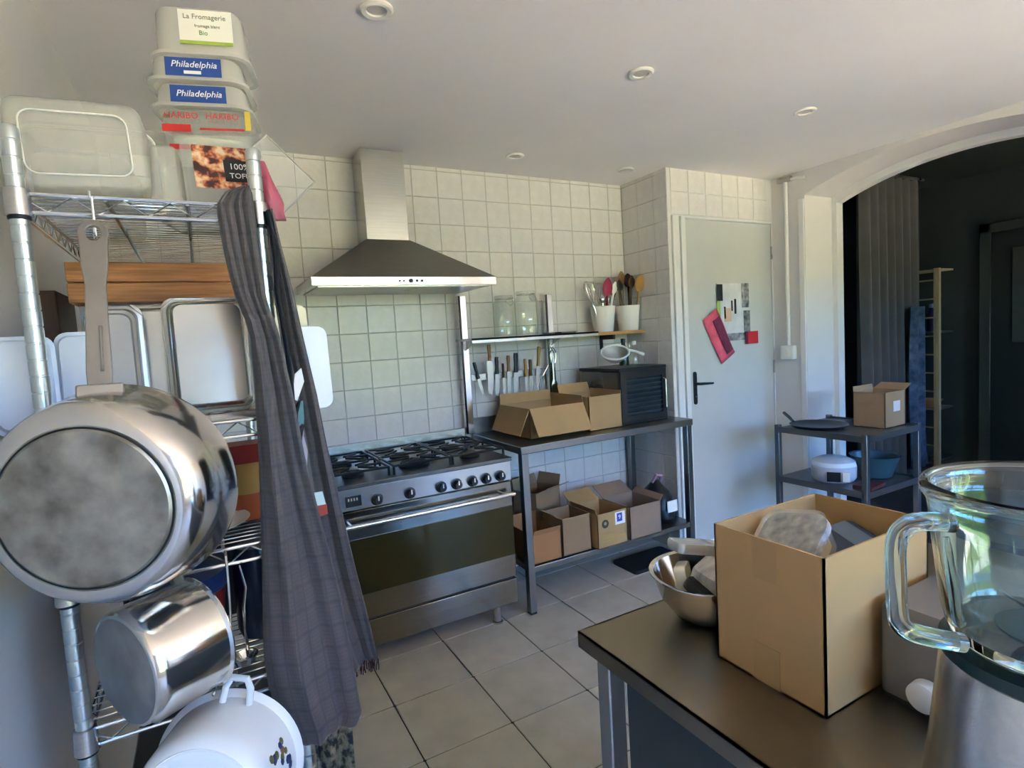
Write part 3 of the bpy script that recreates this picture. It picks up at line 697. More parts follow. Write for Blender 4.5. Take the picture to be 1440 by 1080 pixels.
carton('plain open cardboard box right of the printed one on the lower shelf', (2.163, 2.565, .2515), 0, (.235,.25,.19), {'b':(62,.12),'r':(45,.04)}, mat('cardboard_pinkish', (.28,.195,.135), .85, vary=.05))  # pinkish board, its colour darkened for the shade under the worktable
def bag():
    t = thing('dark_bag', 'slumped black bag with a white label at the right end of the lower shelf', 'bag', (2.425, 2.63, .2515))
    b = MB(); ring = []
    for k in range(9):
        u = k/8; s_ = [.8,1,1,.98,.92,.82,.66,.42,.15][k]
        ring.append([(.10*s_*math.cos(a)*(1+.08*math.sin(3*a+k)), .13*s_*math.sin(a)*(1+.06*math.sin(4*a+2*k)), .25*u) for a in [2*math.pi*q/20 for q in range(20)]])
    b.rings(ring); b.build('body', mat('black_bag', (.012,.013,.014), .35, bump=.4, bscale=25), t)
    b = MB(); b.box((-.035,-.127,.075),(.045,-.132,.145)); b.build('label_patch', WHITE, t)
    b = MB(); b.tube([(-.03,.0,.24),(-.02,-.03,.29),(.02,-.03,.28),(.03,0,.22)], .010, 8); b.build('handle', mat('mauve_strap', (.35,.22,.30), .6), t)
bag()
b = MB(); b.rrect([(.40,.22,.02,0),(.40,.22,.02,.02)], 3, Matrix.Translation((2.33, 2.62, 0))); tag(b.build('floor_mat', BLACKP), 'flat black tray on the floor under the worktable by the door', 'tray')

# ================================================================== THINGS ON THE DOOR, WALL PIPE
def door_papers():
    y = YD-.004
    t = thing('paper_poster', 'black and white illustrated sheet pinned on the white door', 'poster', (3.17, y, 1.335))
    b = MB(); b.box((-.155,-.002,0),(.165,0,.385)); b.build('sheet', mat('grey_paper', (.62,.62,.62), .7, vary=.15, vscale=9), t, smooth=False)
    def patch(x0,x1,z0,z1,m,n): 
        b = MB(); b.box((x0,-.003,z0),(x1,-.002,z1)); b.build(n, m, t, smooth=False)
    patch(-.155,-.10,.27,.38,BLACK,'black_block'); patch(.085,.16,.22,.385,mat('grey_black_print',(.05,.05,.05),.6,col2=(.45,.45,.45),vary=.3,vscale=26),'photo_strip')
    patch(.10,.165,.02,.20,mat('grey_black_print2',(.06,.06,.06),.6,col2=(.3,.3,.3),vary=.3,vscale=30),'photo_strip'); patch(-.10,.165,0,.05,mat('grey_black_print',(.05,.05,.05)),'dark_footer')
    patch(-.155,-.125,.11,.27,mat('lime_print',(.35,.50,.10),.6),'green_strip'); patch(-.09,-.02,.13,.22,mat('peach_print',(.65,.42,.28),.6),'peach_patch')
    patch(.01,.03,.18,.28,BLACK,'black_stroke'); patch(-.02,-.005,.20,.27,BLACK,'black_stroke'); patch(-.09,-.075,.15,.23,BLACK,'black_stroke')
    t2 = thing('pink_paper_strip', 'pink and dark red strip hanging askew below the poster on the door', 'paper', (3.02, y-.006, 1.37), rot=(0, R(-29), 0))
    b = MB(); rows = []
    for i in range(9): rows.append([(-.075+.15*j/3, -.004*math.sin(i*.9+j), -.17+.34*i/8) for j in range(4)])
    b.sheet(rows); b.build('sheet', PINK, t2, solid=.002)
    b = MB(); b.box((-.005,-.008,-.14),(.065,-.006,.12)); b.build('dark_panel', mat('maroon_print', (.16,.015,.05), .6, vary=.3, vscale=20), t2)
    t3 = thing('red_card', 'small bright red card at the lower right of the door poster', 'card', (3.345, y-.005, 1.305))
    b = MB(); b.box((-.065,-.005,0),(.06,0,.085)); b.build('card', mat('red_card_print', (.55,.015,.02), .5), t3)
    b = MB(); b.box((-.065,-.0055,.0),(-.045,-.005,.085)); b.build('dark_edge', mat('maroon_print'), t3)
door_papers()
def pipe():
    t = thing('wall_conduit', 'white vertical conduit pipe with a socket box by the arch', 'pipe')
    x = XR-.016
    b = MB(); b.tube([(x,2.505,1.27),(x,2.505,2.40)], .013, 12); b.build('vertical_pipe', TRIMW, t)
    b = MB(); b.tube([(x,2.505,2.395),(x,2.42,2.395),(x,2.37,2.385)], .011, 10); b.build('elbow_pipe', TRIMW, t)
    b = MB(); b.box((XR-.04,2.455,1.18),(XR-.001,2.555,1.275)); b.build('socket_box', TRIMW, t, bev=.006)
    b = MB(); b.lathe([(.028,0),(.028,.004)], 20, frame((XR-.04,2.505,1.228), (-1,0,0))); b.build('socket_face', CERW, t)
    b = MB(); b.box((XR-.03,2.46,2.385),(XR-.001,2.56,2.42)); b.build('junction_box', STEELD, t, bev=.004)
pipe()
# recessed ceiling lights, all switched off
for (x, y, lab) in ((.547,1.695,'recessed ceiling light nearest the plastic tubs'), (1.59,1.714,'recessed ceiling light in the middle of the ceiling'),
                    (2.623,1.722,'recessed ceiling light nearest the arch'), (1.60,2.734,'recessed ceiling light nearest the hood chimney'), (2.39,2.745,'recessed ceiling light in the corner above the oak shelf')):
    t = thing('ceiling_spot', lab, 'ceiling light', (x, y, ZC), group='recessed ceiling lights')
    b = MB(); b.lathe([(.030,-.0005),(.031,-.008),(.044,-.010),(.050,-.006),(.050,-.0005)], 28); b.build('trim_ring', CERW, t)
    b = MB(); b.lathe([(.029,-.001),(.029,-.003),(.01,-.004)], 24); b.build('lens', mat('lamp_lens', (.55,.54,.50), .3), t)

# ================================================================== CART BY THE ARCH
def cart():
    t = thing('steel_cart', 'small two-tier steel cart standing before the arch', 'cart')
    X0, X1, Y0, Y1 = 3.04, 3.59, 1.685, 2.235
    blue = mat('cart_steel', (.17,.19,.21), .33, .8)
    for x in (X0, X1-.03):
        for y in (Y0, Y1-.03):
            b = MB(); b.box((x,y,.06),(x+.03,y+.03,.815)); l = b.build('leg', blue, t, bev=.003)
            b = MB(); b.lathe([(.026,-.012),(.03,-.008),(.03,.008),(.026,.012)], 16, frame((x+.015,y+.015,.03),(1,0,0))); b.build('castor', BLACKP, l)
    for z, nm in ((.775,'top_tray'), (.470,'lower_tray')):
        b = MB(); b.box((X0+.005,Y0+.005,z),(X1-.005,Y1-.005,z+.02)); b.box((X0+.02,Y0,z-.005),(X1-.02,Y0+.008,z+.03)); b.box((X0,Y0+.02,z-.005),(X0+.008,Y1-.02,z+.03)); b.box((X1-.008,Y0+.02,z-.005),(X1,Y1-.02,z+.03))
        b.build(nm, blue, t, smooth=False)
cart()
cb = carton('cardboard box with one raised flap on the steel cart', (3.475, 1.855, .7965), 0, (.21,.18,.205), {'r':(70,.09),'b':(10,.03)}, CARD2)
b = MB(); b.box((-.02,-.0905,.09),(.05,-.0912,.15)); b.build('label_patch', mat('pale_label', (.55,.52,.55), .6), cb)
b = MB(); b.lathe([(.005,0),(.13,0),(.155,.018),(.16,.022),(.152,.02),(.128,.004),(.005,.004)], 32); 
t = thing('baking_pan', 'dark flat pan on the cart beside the cardboard box', 'pan', (3.205, 2.055, .7965)); b.build('pan_body', BLACKP, t)
b = MB(); b.tube([(-.02,.15,.02),(.05,.23,.035),(.10,.30,.05)], [.008,.01,.01], 8); b.build('handle', BLACKP, t)
def rice_cooker():
    t = thing('rice_cooker', 'round white rice cooker with black panel on the lower cart tier', 'appliance', (3.225, 1.98, .491))
    b = MB(); b.lathe([(.01,0),(.105,0),(.118,.02),(.120,.085),(.116,.09)], 32); b.build('body', mat('blue_grey_plastic', (.50,.56,.66), .3), t)
    b = MB(); b.lathe([(.118,.09),(.112,.115),(.07,.135),(.01,.14)], 32, cap0=True); b.build('lid', BLUEW, t)
    M = Matrix.Rotation(R(-56), 4, 'Z')
    b = MB(); b.box((-.04,-.124,.012),(.03,-.112,.068), M); b.build('control_panel', BLACKP, t, bev=.002)
    b = MB(); b.box((.04,-.121,.015),(.075,-.108,.07), M); b.build('front_label', WHITE, t)
rice_cooker()
b = MB(); b.lathe([(.01,0),(.07,0),(.085,.01),(.128,.13),(.133,.135),(.122,.13),(.078,.015),(.01,.012)], 36, Matrix.Translation((3.435, 1.86, .491)))
tag(b.build('mixing_bowl', mat('teal_plastic', (.03,.085,.11), .35)), 'teal plastic mixing bowl on the lower cart tier', 'bowl')
b = MB(); b.rrect([(.17,.11,.012,.491),(.17,.11,.012,.512)], 3, Matrix.Translation((3.20, 1.765, 0)) @ Matrix.Rotation(R(8),4,'Z')); tag(b.build('cutting_board', mat('dark_red_board', (.10,.03,.03), .5)), 'small dark red board at the front of the lower cart tier', 'board')

# ================================================================== DINING ROOM BEYOND THE ARCH
def curtain():
    t = thing('grey_curtain', 'floor-length pleated grey curtain in the dark room beyond the arch', 'curtain')
    b = MB(); rows = []; n = 90
    for i in range(14):
        z = 2.55-2.5*i/13; am = .034+.022*i/13
        rows.append([(4.55+.87*j/n, 2.56+am*math.sin(2*math.pi*7.5*j/n+.15*math.sin(i*.5)), z) for j in range(n+1)])
    b.sheet(rows); b.build('drape', mat('grey_curtain_cloth', (.115,.115,.105), .9, vary=.1, vscale=5), t)
    b = MB(); b.tube([(4.45,2.56,2.57),(5.5,2.56,2.57)], .012, 10); b.build('rod', STEELD, t)
curtain()
def blue_cloth():
    b = MB(); rows = []; n = 24
    for i in range(16):
        z = 1.50-1.35*i/15
        rows.append([(5.10+.19*j/n*(1+.4*i/15), 2.465+.02*math.sin(2*math.pi*2*j/n+i*.2), z) for j in range(n+1)])
    b.sheet(rows)
    o = b.build('blue_cloth', mat('blue_crumpled_cloth', (.035,.06,.09), .6, col2=(.10,.15,.20), vary=.3, vscale=18, bump=.6, bscale=16), solid=.004)
    tag(o, 'crumpled blue patterned cloth hanging beside the curtain', 'cloth')
blue_cloth()
def ladder_shelf():
    t = thing('pine_shelf_unit', 'slim pine shelf rack with a ladder side in the dark room', 'shelf')
    x = 5.54
    for y in (2.46, 2.76):
        b = MB(); b.box((x,y,0),(x+.032,y+.044,1.82)); b.build('post', PINE, t, bev=.003)
    for k in range(11):
        z = .12+.16*k; b = MB(); b.tube([(x+.016,2.49,z),(x+.016,2.77,z)], .007, 8); b.build('rung', PINE, t)
    b = MB(); b.box((5.74,2.78,0),(5.76,2.81,1.80)); b.build('rear_post', BLACKP, t)
    for z in (1.80, 1.265, .60, .15):
        b = MB(); b.box((5.575,2.46,z),(5.78,2.79,z+.016)); b.build('shelf_board', PINE if z == 1.80 else STEELD, t)
ladder_shelf()
for k, (x, z, m_, lab) in enumerate(((5.695,.6175,WOOD,'shallow wooden bowl on the low shelf of the pine rack'),)):
    b = MB(); b.lathe([(.01,0),(.05,0),(.09,.05),(.095,.055),(.085,.05),(.04,.012),(.01,.012)], 28, Matrix.Translation((x,2.60,z))); tag(b.build('wooden_bowl', m_), lab, 'bowl')
for x, lab in ((5.63, 'dark bottle nearest the ladder side on the pine rack'),):
    bottle(x, 2.56, 1.2825, .035, .24, mat('purple_black_glass', (.03,.02,.05), .15), mat('grey_cap', (.25,.25,.28), .4), lab, 'wine_bottle')

# ================================================================== FOREGROUND WORKTABLE
TZ = .90
def prep_table():
    t = thing('prep_table', 'stainless steel prep table in the foreground carrying the blender', 'table')
    X0, X1, Y0, Y1 = .552, 1.45, -.25, .818
    b = MB(); b.box((X0,Y0,TZ-.004),(X1,Y1,TZ)); b.box((X0,Y0,TZ-.030),(X0+.004,Y1,TZ)); b.box((X0,Y1-.004,TZ-.030),(X1,Y1,TZ)); b.box((X1-.004,Y0,TZ-.03),(X1,Y1,TZ)); b.box((X0,Y0,TZ-.03),(X1,Y0+.004,TZ))
    b.build('tabletop', TOPST, t, smooth=False)
    for x in (X0+.02, X1-.055):
        for y in (Y0+.03, Y1-.06):
            b = MB(); b.box((x,y,.012),(x+.035,y+.035,TZ-.03)); l = b.build('leg', mat('grey_leg_steel', (.42,.44,.45), .4, .9), t, bev=.003)
            b = MB(); b.box((x+.002,y+.002,0),(x+.033,y+.033,.014)); b.build('foot_cap', BLACKP, l)
    dk = mat('panel_shade_steel', (.06,.075,.085), .45, .6)  # dark panel, with the shadow under the tabletop put into colour and block
    b = MB(); b.box((X0+.055,Y0+.04,.15),(X1-.06,Y1-.065,TZ-.032)); b.build('under_panel_shade', dk, t, smooth=False)
    b = MB(); b.box((X0+.05,Y0+.05,.30),(X0+.055,Y1-.09,TZ-.06)); b.build('side_panel_shade', dk, t)
prep_table()
big = carton('tall open cardboard box on the foreground prep table', (.822, .530, TZ), 0, (.262,.182,.222), {}, CARD, th=.003)
b = MB(); b.box((-.1316,-.02,.16),(-.131,.02,.222)); b.build('tape', CARDT, big)
b = MB(); b.box((-.1316,-.022,.0),(-.131,.022,.06)); b.build('tape', CARDT, big)
# things in the carton
def pack(name, label, cat, loc, rot, size, m, trim=None, tm=None):
    t = thing(name, label, cat, loc, rot=tuple(R(a) for a in rot))
    w_, d_, h_ = size
    b = MB(); b.rrect([(w_*.96,d_*.96,.01,0),(w_,d_,.012,h_*.2),(w_,d_,.012,h_*.8),(w_*.95,d_*.95,.01,h_)], 3); b.build('wrap', m, t)
    if trim:
        b = MB(); b.rrect([(w_*trim,d_*1.004,.004,h_*.15),(w_*trim,d_*1.004,.004,h_*1.01)], 2, Matrix.Translation((w_*.25,0,0))); b.build('band', tm, t)
    return t
b = MB(); b.box((.700,.447,TZ+.004),(.944,.613,TZ+.12)); tag(b.build('black_pouch', BLACKP), 'black pouch filling the bottom of the tall open box', 'pouch')
def tub_in_box():
    t = thing('biscuit_pack', 'clear plastic pack of pale biscuits sticking out of the tall open box', 'package', (.793, .540, 1.058), rot=(R(-14), R(-36), R(10)))
    b = MB(); b.rrect([(.10,.09,.02,0),(.115,.105,.024,.05),(.12,.11,.024,.055)], 5, cap1=True); b.build('plastic_tub', CLEARQ, t)
    b = MB(); b.rrect([(.09,.08,.018,.004),(.104,.094,.02,.046)], 4); b.build('biscuits', mat('pale_biscuit', (.52,.45,.32), .7, vary=.25, vscale=30), t)
    b = MB(); b.rrect([(.117,.107,.024,.036),(.117,.107,.024,.048)], 4); b.build('printed_band', mat('grey_blue_print', (.12,.16,.20), .4, col2=(.5,.5,.48), vary=.2, vscale=60), t)
tub_in_box()
pack('blue_packet', 'dark blue flat packet lying in the tall open box', 'package', (.884,.535,1.058), (10,-14,-22), (.108,.075,.020), mat('navy_foil', (.015,.032,.065), .3), .3, mat('steel_blue_print', (.09,.14,.20), .35))
# steel bowl with packets
t = thing('steel_mixing_bowl', 'stainless steel mixing bowl full of packets beside the tall box', 'bowl', (.782,.722,TZ))
b = MB(); b.lathe([(.004,0),(.045,0),(.060,.006),(.086,.040),(.099,.082),(.105,.085),(.105,.087),(.097,.085),(.083,.042),(.058,.009),(.004,.003)], 48); b.build('bowl_body', mat('bowl_steel', (.64,.62,.58), .13, 1, vary=.04), t)
pack('white_packet', 'white packet with a red band lying in the steel bowl', 'package', (.790,.700,TZ+.072), (20,-8,14), (.095,.08,.030), mat('white_wrapper', (.62,.60,.52), .35, col2=(.30,.30,.28), vary=.1, vscale=22, stretch=(1,6,1)), .12, mat('red_band', (.45,.05,.05), .4))
pack('silver_packet', 'crinkled silver-grey packet on top in the steel bowl', 'package', (.788,.752,TZ+.112), (-6,10,-20), (.10,.06,.018), mat('silver_wrapper', (.55,.55,.54), .25, .5, bump=.8, bscale=30), .2, mat('grey_blue_print'))
pack('cream_packet', 'cream packet standing at the rim of the steel bowl', 'package', (.737,.748,TZ+.066), (80,5,35), (.055,.07,.02), mat('cream_wrapper', (.66,.62,.50), .35))
pack('dark_packet', 'small black packet tucked low in the steel bowl', 'package', (.733,.700,TZ+.064), (30,15,10), (.05,.05,.018), BLACKP)
# blender
BX, BY = .622, .190
def blender():
    t = thing('jug_blender', 'jug blender with thick clear glass jar and brushed steel base', 'blender', (BX, BY, TZ))
    b = MB(); b.lathe([(.01,0),(.100,0),(.102,.012),(.098,.04),(.088,.13),(.080,.215),(.076,.225),(.01,.225)], 48); b.build('motor_base', STEEL, t)
    b = MB(); b.lathe([(.077,.222),(.080,.225),(.080,.236),(.066,.2375),(.01,.2375)], 48); b.build('collar', mat('dark_teal_rubber', (.010,.030,.032), .35), t)
    jb = .238
    o_ = [(.001,jb),(.066,jb),(.074,jb+.008),(.079,jb+.030),(.084,jb+.075),(.088,jb+.115),(.090,jb+.128),(.095,jb+.136),(.095,jb+.143),(.091,jb+.146)]
    i_ = [(.086,jb+.143),(.086,jb+.130),(.083,jb+.112),(.079,jb+.075),(.074,jb+.032),(.068,jb+.016),(.001,jb+.012)]
    b = MB(); b.lathe(o_+i_, 64); j = b.build('glass_jar', GLASS, t, ang=60)
    hd_ = Vector((-.86,.50,0)).normalized()
    P = lambda r, z: tuple(hd_*r+Vector((0,0,z)))
    pts = [P(.086,jb+.117), P(.112,jb+.120), P(.128,jb+.114), P(.134,jb+.100), P(.134,jb+.070), P(.133,jb+.040), P(.128,jb+.026), P(.110,jb+.018), P(.078,jb+.010)]
    b = MB(); b.tube(smooth(pts, 5), .0082, 16); b.build('glass_handle', GLASS, t, ang=80)
    b = MB()
    for a in (20, 140, 260):
        d = Vector((math.cos(R(a)), math.sin(R(a)), 0))
        b.tube([tuple(d*.071+Vector((0,0,jb+.02))), tuple(d*.076+Vector((0,0,jb+.06))), tuple(d*.080+Vector((0,0,jb+.10)))], [.005,.005,.002], 8)
    b.build('glass_ribs', GLASS, j, ang=80)
    b = MB(); b.lathe([(.016,jb+.012),(.014,jb+.03),(.008,jb+.036)], 20)
    for a in range(4):
        c, s_ = math.cos(R(90*a+20)), math.sin(R(90*a+20)); b.add([(c*.008,s_*.008,jb+.03),(c*.036-s_*.006,s_*.036+c*.006,jb+.034+.012*(a%2)),(c*.036+s_*.004,s_*.036-c*.004,jb+.034+.012*(a%2)),(c*.012,s_*.012,jb+.027)], [(0,1,2,3)])
    b.build('blade_hub', STEELP, t)
    b = MB(); b.lathe([(.040,jb+.0125),(.040,jb+.0155),(.02,jb+.016)], 40); b.build('seal', mat('teal_seal', (.02,.10,.11), .3), t)
    for k in range(5):
        d = Vector((-.62,-.785,0)).normalized(); sd = Vector((-d.y, d.x, 0)); z = jb+.045+.016*k; r_ = .0815+.016*k*.11
        b = MB(); M = basis(d*(r_+.001)+Vector((0,0,z)), sd, (0,0,1), d); b.box((-.006,-.0012,0),(.006,.0012,.0004), M); b.build('scale_mark', WHITE, j)
blender()
def kitchen_machine():
    t = thing('kitchen_appliance', 'low grey kitchen appliance with a white dial behind the blender', 'appliance')
    b = MB(); b.rrect([(.22,.19,.012,TZ+.01),(.22,.19,.014,TZ+.13),(.21,.18,.012,TZ+.14)], 4, Matrix.Translation((.908,.335,0))); b.build('housing', mat('grey_satin', (.19,.18,.165), .4, .2), t)
    b = MB(); b.box((.802,.245,TZ),(1.01,.425,TZ+.011)); b.build('foot_strip', BLACKP, t)
    b = MB(); b.lathe([(.018,0),(.020,.004),(.019,.020),(.015,.022)], 24, frame((.798,.366,TZ+.036), (-1,0,0))); b.build('dial', WHITEP, t)
kitchen_machine()
t = thing('glass_tumbler', 'tall clear glass at the right edge behind the blender jar', 'glass', (1.083,.285,TZ))
b = MB(); b.lathe([(.004,0),(.042,0),(.046,.01),(.052,.46),(.056,.485),(.053,.486),(.048,.46),(.043,.014),(.004,.012)], 40); b.build('glass_body', mat('clear_green_glass', (.82,.93,.90), .02, trans=1.0, ior=1.4), t)

# ================================================================== WIRE SHELF UNIT ON THE LEFT
PX0, PX1, PY0, PY1 = -.222, .113, 1.12, 1.90
SZ = [1.70, 1.318, 1.09, .838, .30]
def shelf_unit():
    t = thing('wire_shelf_unit', 'chrome wire shelving unit against the left wall loaded with kitchenware', 'shelf')
    prof = [(.0125, .03)]
    z = .05
    while z < 1.79:
        prof += [(.0125, z-.002), (.0115, z-.001), (.0115, z+.001), (.0125, z+.002)]; z += .0254
    prof += [(.0125,1.795),(.010,1.80)]
    b = MB(); b.lathe(prof, 18)
    p0 = b.build('post', mat('galvanised_post', (.62,.68,.68), .28, 1, vary=.08, vscale=10), t)
    k = 0
    for x in (PX0, PX1):
        for y in (PY0, PY1):
            p = p0 if k == 0 else bpy.data.objects.new('post', p0.data)
            if k: COL.objects.link(p); p.parent = t
            p.location = (x, y, 0); k += 1
            c = MB(); c.lathe([(.018,0),(.018,.012),(.011,.016),(.011,.035)], 14); c.build('foot', BLACKP, p)
    for z in SZ:
        b = MB(); r1 = .0034
        for dz in (0, -.028):
            for a, e in (((PX0,PY0),(PX1,PY0)), ((PX0,PY1),(PX1,PY1)), ((PX0,PY0),(PX0,PY1)), ((PX1,PY0),(PX1,PY1))):
                b.tube([(a[0],a[1],z+dz),(e[0],e[1],z+dz)], r1, 8)
        def snake(a, e, n):
            pts = []
            for q in range(n*2+1):
                u = q/(n*2); pts.append((a[0]+(e[0]-a[0])*u, a[1]+(e[1]-a[1])*u, z-.002-(.024 if q % 2 else 0)))
            b.tube(pts, .0018, 5)
        snake((PX0,PY0),(PX1,PY0),5); snake((PX0,PY1),(PX1,PY1),5); snake((PX0,PY0),(PX0,PY1),13); snake((PX1,PY0),(PX1,PY1),13)
        s_ = b.build('shelf_frame', CHROME, t)
        b = MB(); n = 32
        for q in range(1, n): b.tube([(PX0,PY0+(PY1-PY0)*q/n,z+.003),(PX1,PY0+(PY1-PY0)*q/n,z+.003)], .0014, 5)
        b.build('deck_wires', CHROME, s_)
        b = MB()
        for x in (PX0+.11, PX0+.225): b.tube([(x,PY0,z-.003),(x,PY1,z-.003)], .003, 6)
        b.build('stiffeners', STEELD, s_)
        for x in (PX0, PX1):
            for y in (PY0, PY1):
                b = MB(); b.lathe([(.0128,-.036),(.018,-.034),(.0165,.006),(.0128,.008)], 16, Matrix.Translation((x,y,z))); b.build('collar', STEEL, s_)
                b = MB(); b.lathe([(.0128,-.040),(.0150,-.039),(.0150,-.035),(.0128,-.035)], 16, Matrix.Translation((x,y,z))); b.build('clip_ring', BLACKP, s_)
shelf_unit()
def s_hook(x, y, z, label, drop=.05):
    b = MB(); pts = []
    for k in range(9): a = R(200-220*k/8); pts.append((x, y+.010*math.cos(a), z+.010*math.sin(a)))
    pts.append((x, y+.009, z-drop*.5))
    for k in range(9): a = R(0-200*k/8); pts.append((x, y+.0+.009*math.cos(a), z-drop+.009*math.sin(a)))
    b.tube(pts, .0022, 6); return tag(b.build('s_hook', CHROME), label, 'hook')
s_hook(-.129, 1.104, 1.697, 'metal hook on the top shelf holding the big pan', .055)
# big pan: bottom towards the viewer
def big_pan():
    t = thing('saute_pan', 'big steel pan with scorched base hanging from the top shelf', 'pan')
    bot = Vector((-.157, .936, 1.240)); ax = Vector((.36, .93, .02)).normalized()
    M = frame(bot, ax) @ Matrix.Scale(1.03, 4)
    b = MB(); b.lathe([(.112,.003),(.120,.004),(.134,.014),(.143,.030),(.148,.060),(.150,.098),(.155,.105),(.156,.108),(.152,.108),(.147,.098),(.144,.06),(.138,.03),(.12,.010),(.005,.008)], 72, M, cap0=False); b.build('pan_wall', STEELP, t)
    b = MB(); b.lathe([(.004,-.001),(.104,-.001),(.107,.0015),(.109,.0035),(.113,.0035)], 72, M, cap1=False); b.build('pan_base', PANBOT, t)
    b = MB(); b.tube([tuple(M @ Vector((.1085*math.cos(2*math.pi*k/64), .1085*math.sin(2*math.pi*k/64), .0025))) for k in range(64)], .0016, 6, closed=True); b.build('base_ring', BLACKI, t)
    top = M @ Vector((0, .149, .070))
    e = Vector((-.129, 1.094, 1.650))
    d = (e-top).normalized(); L = (e-top).length
    H = basis(top, d.cross(Vector((0,1,0))), d, d.cross(Vector((0,1,0))).cross(d))
    # flat bar handle with a hanging eye
    prof = [(-.014,-.002),(-.016,.03),(-.014,.12),(-.0135,L*.62),(-.017,L*.74),(-.020,L-.012)]
    arc = [(.020*math.cos(R(180-180*k/12)), L-.012+.020*math.sin(R(180-180*k/12))) for k in range(13)]
    outl = prof + arc + [(-x, y) for x, y in reversed(prof)]
    b = MB(); hole = [(.008*math.cos(2*math.pi*k/len(outl)+math.pi*1.25), L-.012+.012*math.sin(2*math.pi*k/len(outl)+math.pi*1.25)) for k in range(len(outl))]
    # body of the bar below the eye, then the eye ring
    n = len(prof)
    low = prof[:5]+[(-x, y) for x, y in reversed(prof[:5])]
    b.prism(low, -.0035, .0035, H)
    y0 = prof[4][1]; ring = []
    for k in range(28):
        a = 2*math.pi*k/28; ring.append((math.cos(a), math.sin(a)))
    cy = L-.014
    b.rings([[(.020*c, cy+.024*s_, z) for c, s_ in ring] for z in (-.0035,.0035)] + [[(.010*c, cy+.013*s_, z) for c, s_ in ring] for z in (.0035,-.0035)], H, closed=True)
    b.add([(-.017,y0-.004,-.0035),(.017,y0-.004,-.0035),(.019,cy-.008,-.0035),(.010,cy-.012,-.0035),(-.010,cy-.012,-.0035),(-.019,cy-.008,-.0035),
           (-.017,y0-.004,.0035),(.017,y0-.004,.0035),(.019,cy-.008,.0035),(.010,cy-.012,.0035),(-.010,cy-.012,.0035),(-.019,cy-.008,.0035)],
          [(0,1,2,3,4,5),(6,7,8,9,10,11),(0,1,7,6),(1,2,8,7),(2,3,9,8),(3,4,10,9),(4,5,11,10),(5,0,6,11)], H)
    b.build('handle', ALU, t, smooth=False, bev=.0015)
    b = MB(); b.tube([tuple(H @ Vector((-.004,.03,-.005))), tuple(H @ Vector((-.004,.10,-.005)))], .0045, 8, flat=.5); b.build('handle_ridge', ALU, t)
    b = MB(); b.cb((0,.0,.0), (.058,.022,.012), H); b.build('handle_bracket', STEELD, t, bev=.003)
big_pan()
def small_pan():
    t = thing('saucepan', 'deep steel saucepan hanging sideways below the big pan', 'pan')
    bot = Vector((-.146, 1.005, .972)); ax = Vector((.84,.54,.02)).normalized(); M = frame(bot, ax) @ Matrix.Scale(1.10, 4)
    b = MB(); b.lathe([(.072,.0),(.078,.002),(.082,.008),(.0835,.018),(.084,.102),(.087,.106),(.087,.108),(.083,.107),(.081,.10),(.078,.02),(.06,.006),(.004,.005)], 56, M, cap0=False); b.build('pan_wall', STEELP, t)
    b = MB(); b.lathe([(.003,-.002),(.069,-.002),(.072,.0),(.074,.0005)], 56, M, cap1=False); b.build('pan_base', mat('scratched_base', (.30,.31,.31), .36, 1, vary=.2, vscale=20), t)
    top = M @ Vector((0,.080,.09)); e = Vector((-.075, 1.12, 1.052))
    b = MB(); b.tube([tuple(top), tuple((top+e)/2+Vector((0,.01,.012))), tuple(e)], [.007,.009,.008], 10, flat=.5); b.build('handle', STEEL, t)
small_pan()
def enamel_pot():
    t = thing('enamel_pot', 'white enamel pot with small flower print hanging at the bottom', 'pot')
    bot = Vector((-.070, .925, .768)); ax = Vector((.40,.90,-.15)).normalized(); M = frame(bot, ax)
    b = MB(); b.lathe([(.004,0),(.078,0),(.088,.003),(.098,.012),(.104,.030),(.112,.115),(.120,.122),(.122,.125),(.119,.128),(.109,.118),(.10,.03),(.09,.01),(.004,.006)], 64, M); b.build('pot_wall', ENAM, t)
    b = MB(); b.tube([tuple(M @ Vector((.088*math.cos(2*math.pi*k/56),.088*math.sin(2*math.pi*k/56),.0025))) for k in range(56)], .0015, 6, closed=True); b.build('base_rim', ENAM, t)
    hx = Matrix.Rotation(R(12), 4, 'Z')
    b = MB(); b.tube([tuple(M @ hx @ Vector(p)) for p in ((-.022,.110,.10),(-.020,.135,.10),(-.012,.150,.10),(.012,.150,.10),(.020,.135,.10),(.022,.110,.10))], .006, 10); b.build('lug_handle', ENAM, t)
    # flowers: small raised petals on the wall at the side
    for k in range(44):
        a = R(random.uniform(155, 205)); h = random.uniform(.035, .095); r_ = .1045+(h-.03)*.094
        p = M @ Vector((r_*math.cos(a), r_*math.sin(a), h)); n = (M.to_3x3() @ Vector((math.cos(a), math.sin(a), -.09))).normalized()
        q = MB(); q.lathe([(.0045+random.random()*.003,-.0004),(.003,.0008)], 7, frame(p, n))
        q.build('flower', random.choice((mat('navy_dot',(.03,.04,.12),.4), mat('olive_dot',(.16,.15,.05),.4), mat('rust_dot',(.35,.14,.05),.4), mat('navy_dot'))), t)
enamel_pot()
b = MB(); b.tube([(.006,1.118,1.088),(.006,1.105,1.082),(.006,1.100,1.06),(.004,1.098,.98),(-.004,1.07,.905)], .0022, 6); b.tube([(-.004,1.07,.91),(-.020,1.05,.893),(-.034,1.028,.880),(-.028,1.035,.886)], .0022, 6)
tag(b.build('wire_hook', CHROME), 'long wire hook holding the white enamel pot', 'hook')

